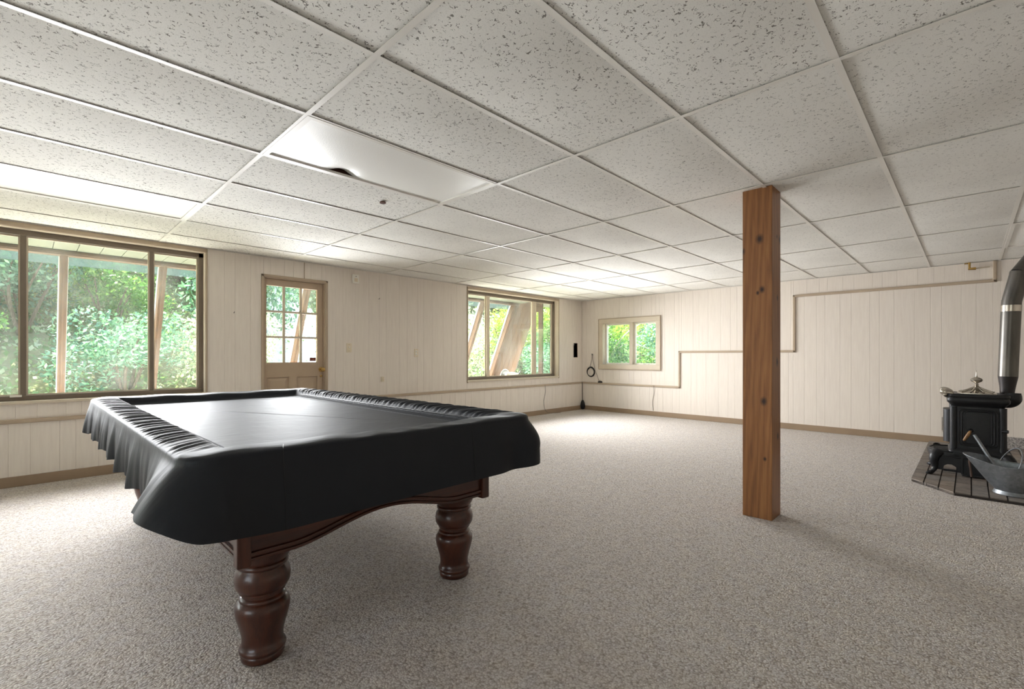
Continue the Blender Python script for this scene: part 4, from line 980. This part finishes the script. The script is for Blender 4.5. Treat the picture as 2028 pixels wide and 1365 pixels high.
# trees on the bank
CR = [leaf_cloud('crown', 9000, lobes(50+s, 15, 2.0, 3.0), .062, 90+s) for s in range(2)]
for me, k in zip(CR, (1, 2)): me.materials.append(LM[k])
TR = [(-.6, 14.6, 0, .9), (1.9, 16.2, 1, 1.1), (5.6, 15.6, 0, 1.0), (12.2, 14.2, 1, 1.0), (15.8, 13.0, 0, 1.1), (15.0, 8.4, 1, 1.0), (14.2, 6.2, 0, .9), (-3.6, 16.0, 1, 1.1), (8.9, 16.4, 0, 1.1)]
TLAB = ['tree beyond the end pane of the slider window', 'tall tree high on the bank beyond the slider window', 'tree on the bank behind the glazed door', 'tree beyond the first pane of the boarded-view window', 'tree beside the boarded end wall', 'tree farther from the small casement window', 'tree nearer the small casement window', 'tree past the edge of the picture', 'tree hidden behind the panelled wall']
for (x_, y_, k, s_), lb in zip(TR, TLAB):
    e = empty('garden_tree', (x_, y_, hz(x_, y_)-.1), rnd.uniform(0, 6.28)); e.scale = (s_, s_, s_); tag(e, lb, 'tree')
    o = link(bpy.data.objects.new('crown', CR[k]), e); o.location = (0, 0, 1.1)
    MB().tube(spline([(0, 0, -.2), (.05, .02, 1.0), (-.05, .08, 2.2), (.05, 0, 3.4)], 5), [.15, .145, .14, .135, .13, .125, .12, .115, .11, .105, .10, .09, .08, .07, .06, .05], 10).build('trunk', M['bark'], e, True)
# ivy-like ground cover on the bank: nobody could count its leaves
g_ = np.random.default_rng(5); nl = 90000
px_ = g_.uniform(-6, 19, nl); py_ = 8.3+8.2*g_.random(nl)**.8; keep = ~((abs(px_-4.1) < 1.0) & (g_.random(nl) < .93)); px_, py_ = px_[keep], py_[keep]; nl = len(px_)
pz_ = np.array([hz(a, b) for a, b in zip(px_, py_)]) + .03 + .16*g_.random(nl)**2
c_ = np.stack([px_, py_, pz_], 1); a_ = g_.normal(size=(nl, 3)); a_ /= np.linalg.norm(a_, axis=1)[:, None]; nn = np.array([0, -.4, 1.0])+.5*g_.normal(size=(nl, 3)); b_ = np.cross(a_, nn); b_ /= np.linalg.norm(b_, axis=1)[:, None]+1e-9
s_ = (.022+.034*g_.random(nl))[:, None]; V = np.stack([c_-a_*s_, c_+b_*s_*.6, c_+a_*s_, c_-b_*s_*.6], 1).reshape(-1, 3)
me = bpy.data.meshes.new('ground_cover'); me.vertices.add(len(V)); me.vertices.foreach_set('co', V.ravel().astype(np.float32)); me.loops.add(4*nl); me.loops.foreach_set('vertex_index', np.arange(4*nl, dtype=np.int32)); me.polygons.add(nl); me.polygons.foreach_set('loop_start', np.arange(0, 4*nl, 4, dtype=np.int32)); me.update(calc_edges=True)
me.materials.append(leaf_mat('leaf_ground_cover', (86, 126, 70), (128, 158, 104), (206, 214, 188)))
gc = link(bpy.data.objects.new('ground_cover', me)); tag(gc, 'pale green leafy ground cover all over the sunlit bank', 'ground cover', kind='stuff')
# bare branches outside the small window
for k, pts in enumerate(([(9.2, 6.0, .3), (9.3, 5.9, 1.0), (9.25, 5.55, 1.5), (9.3, 5.15, 1.78)], [(9.2, 6.0, .8), (9.15, 5.5, .95), (9.1, 5.0, .82)], [(9.3, 5.9, 1.1), (9.35, 5.5, 1.35), (9.4, 5.0, 1.25)])):
    o = MB().tube(spline(pts, 6), .012, 6).build('bare_branch', plain('pale_bark', (178, 170, 160), .8), smooth=True)
    tag(o, ['pale bare branch curving up outside the small casement window', 'low pale bare twig outside the small casement window', 'middle pale bare twig outside the small casement window'][k], 'branch')
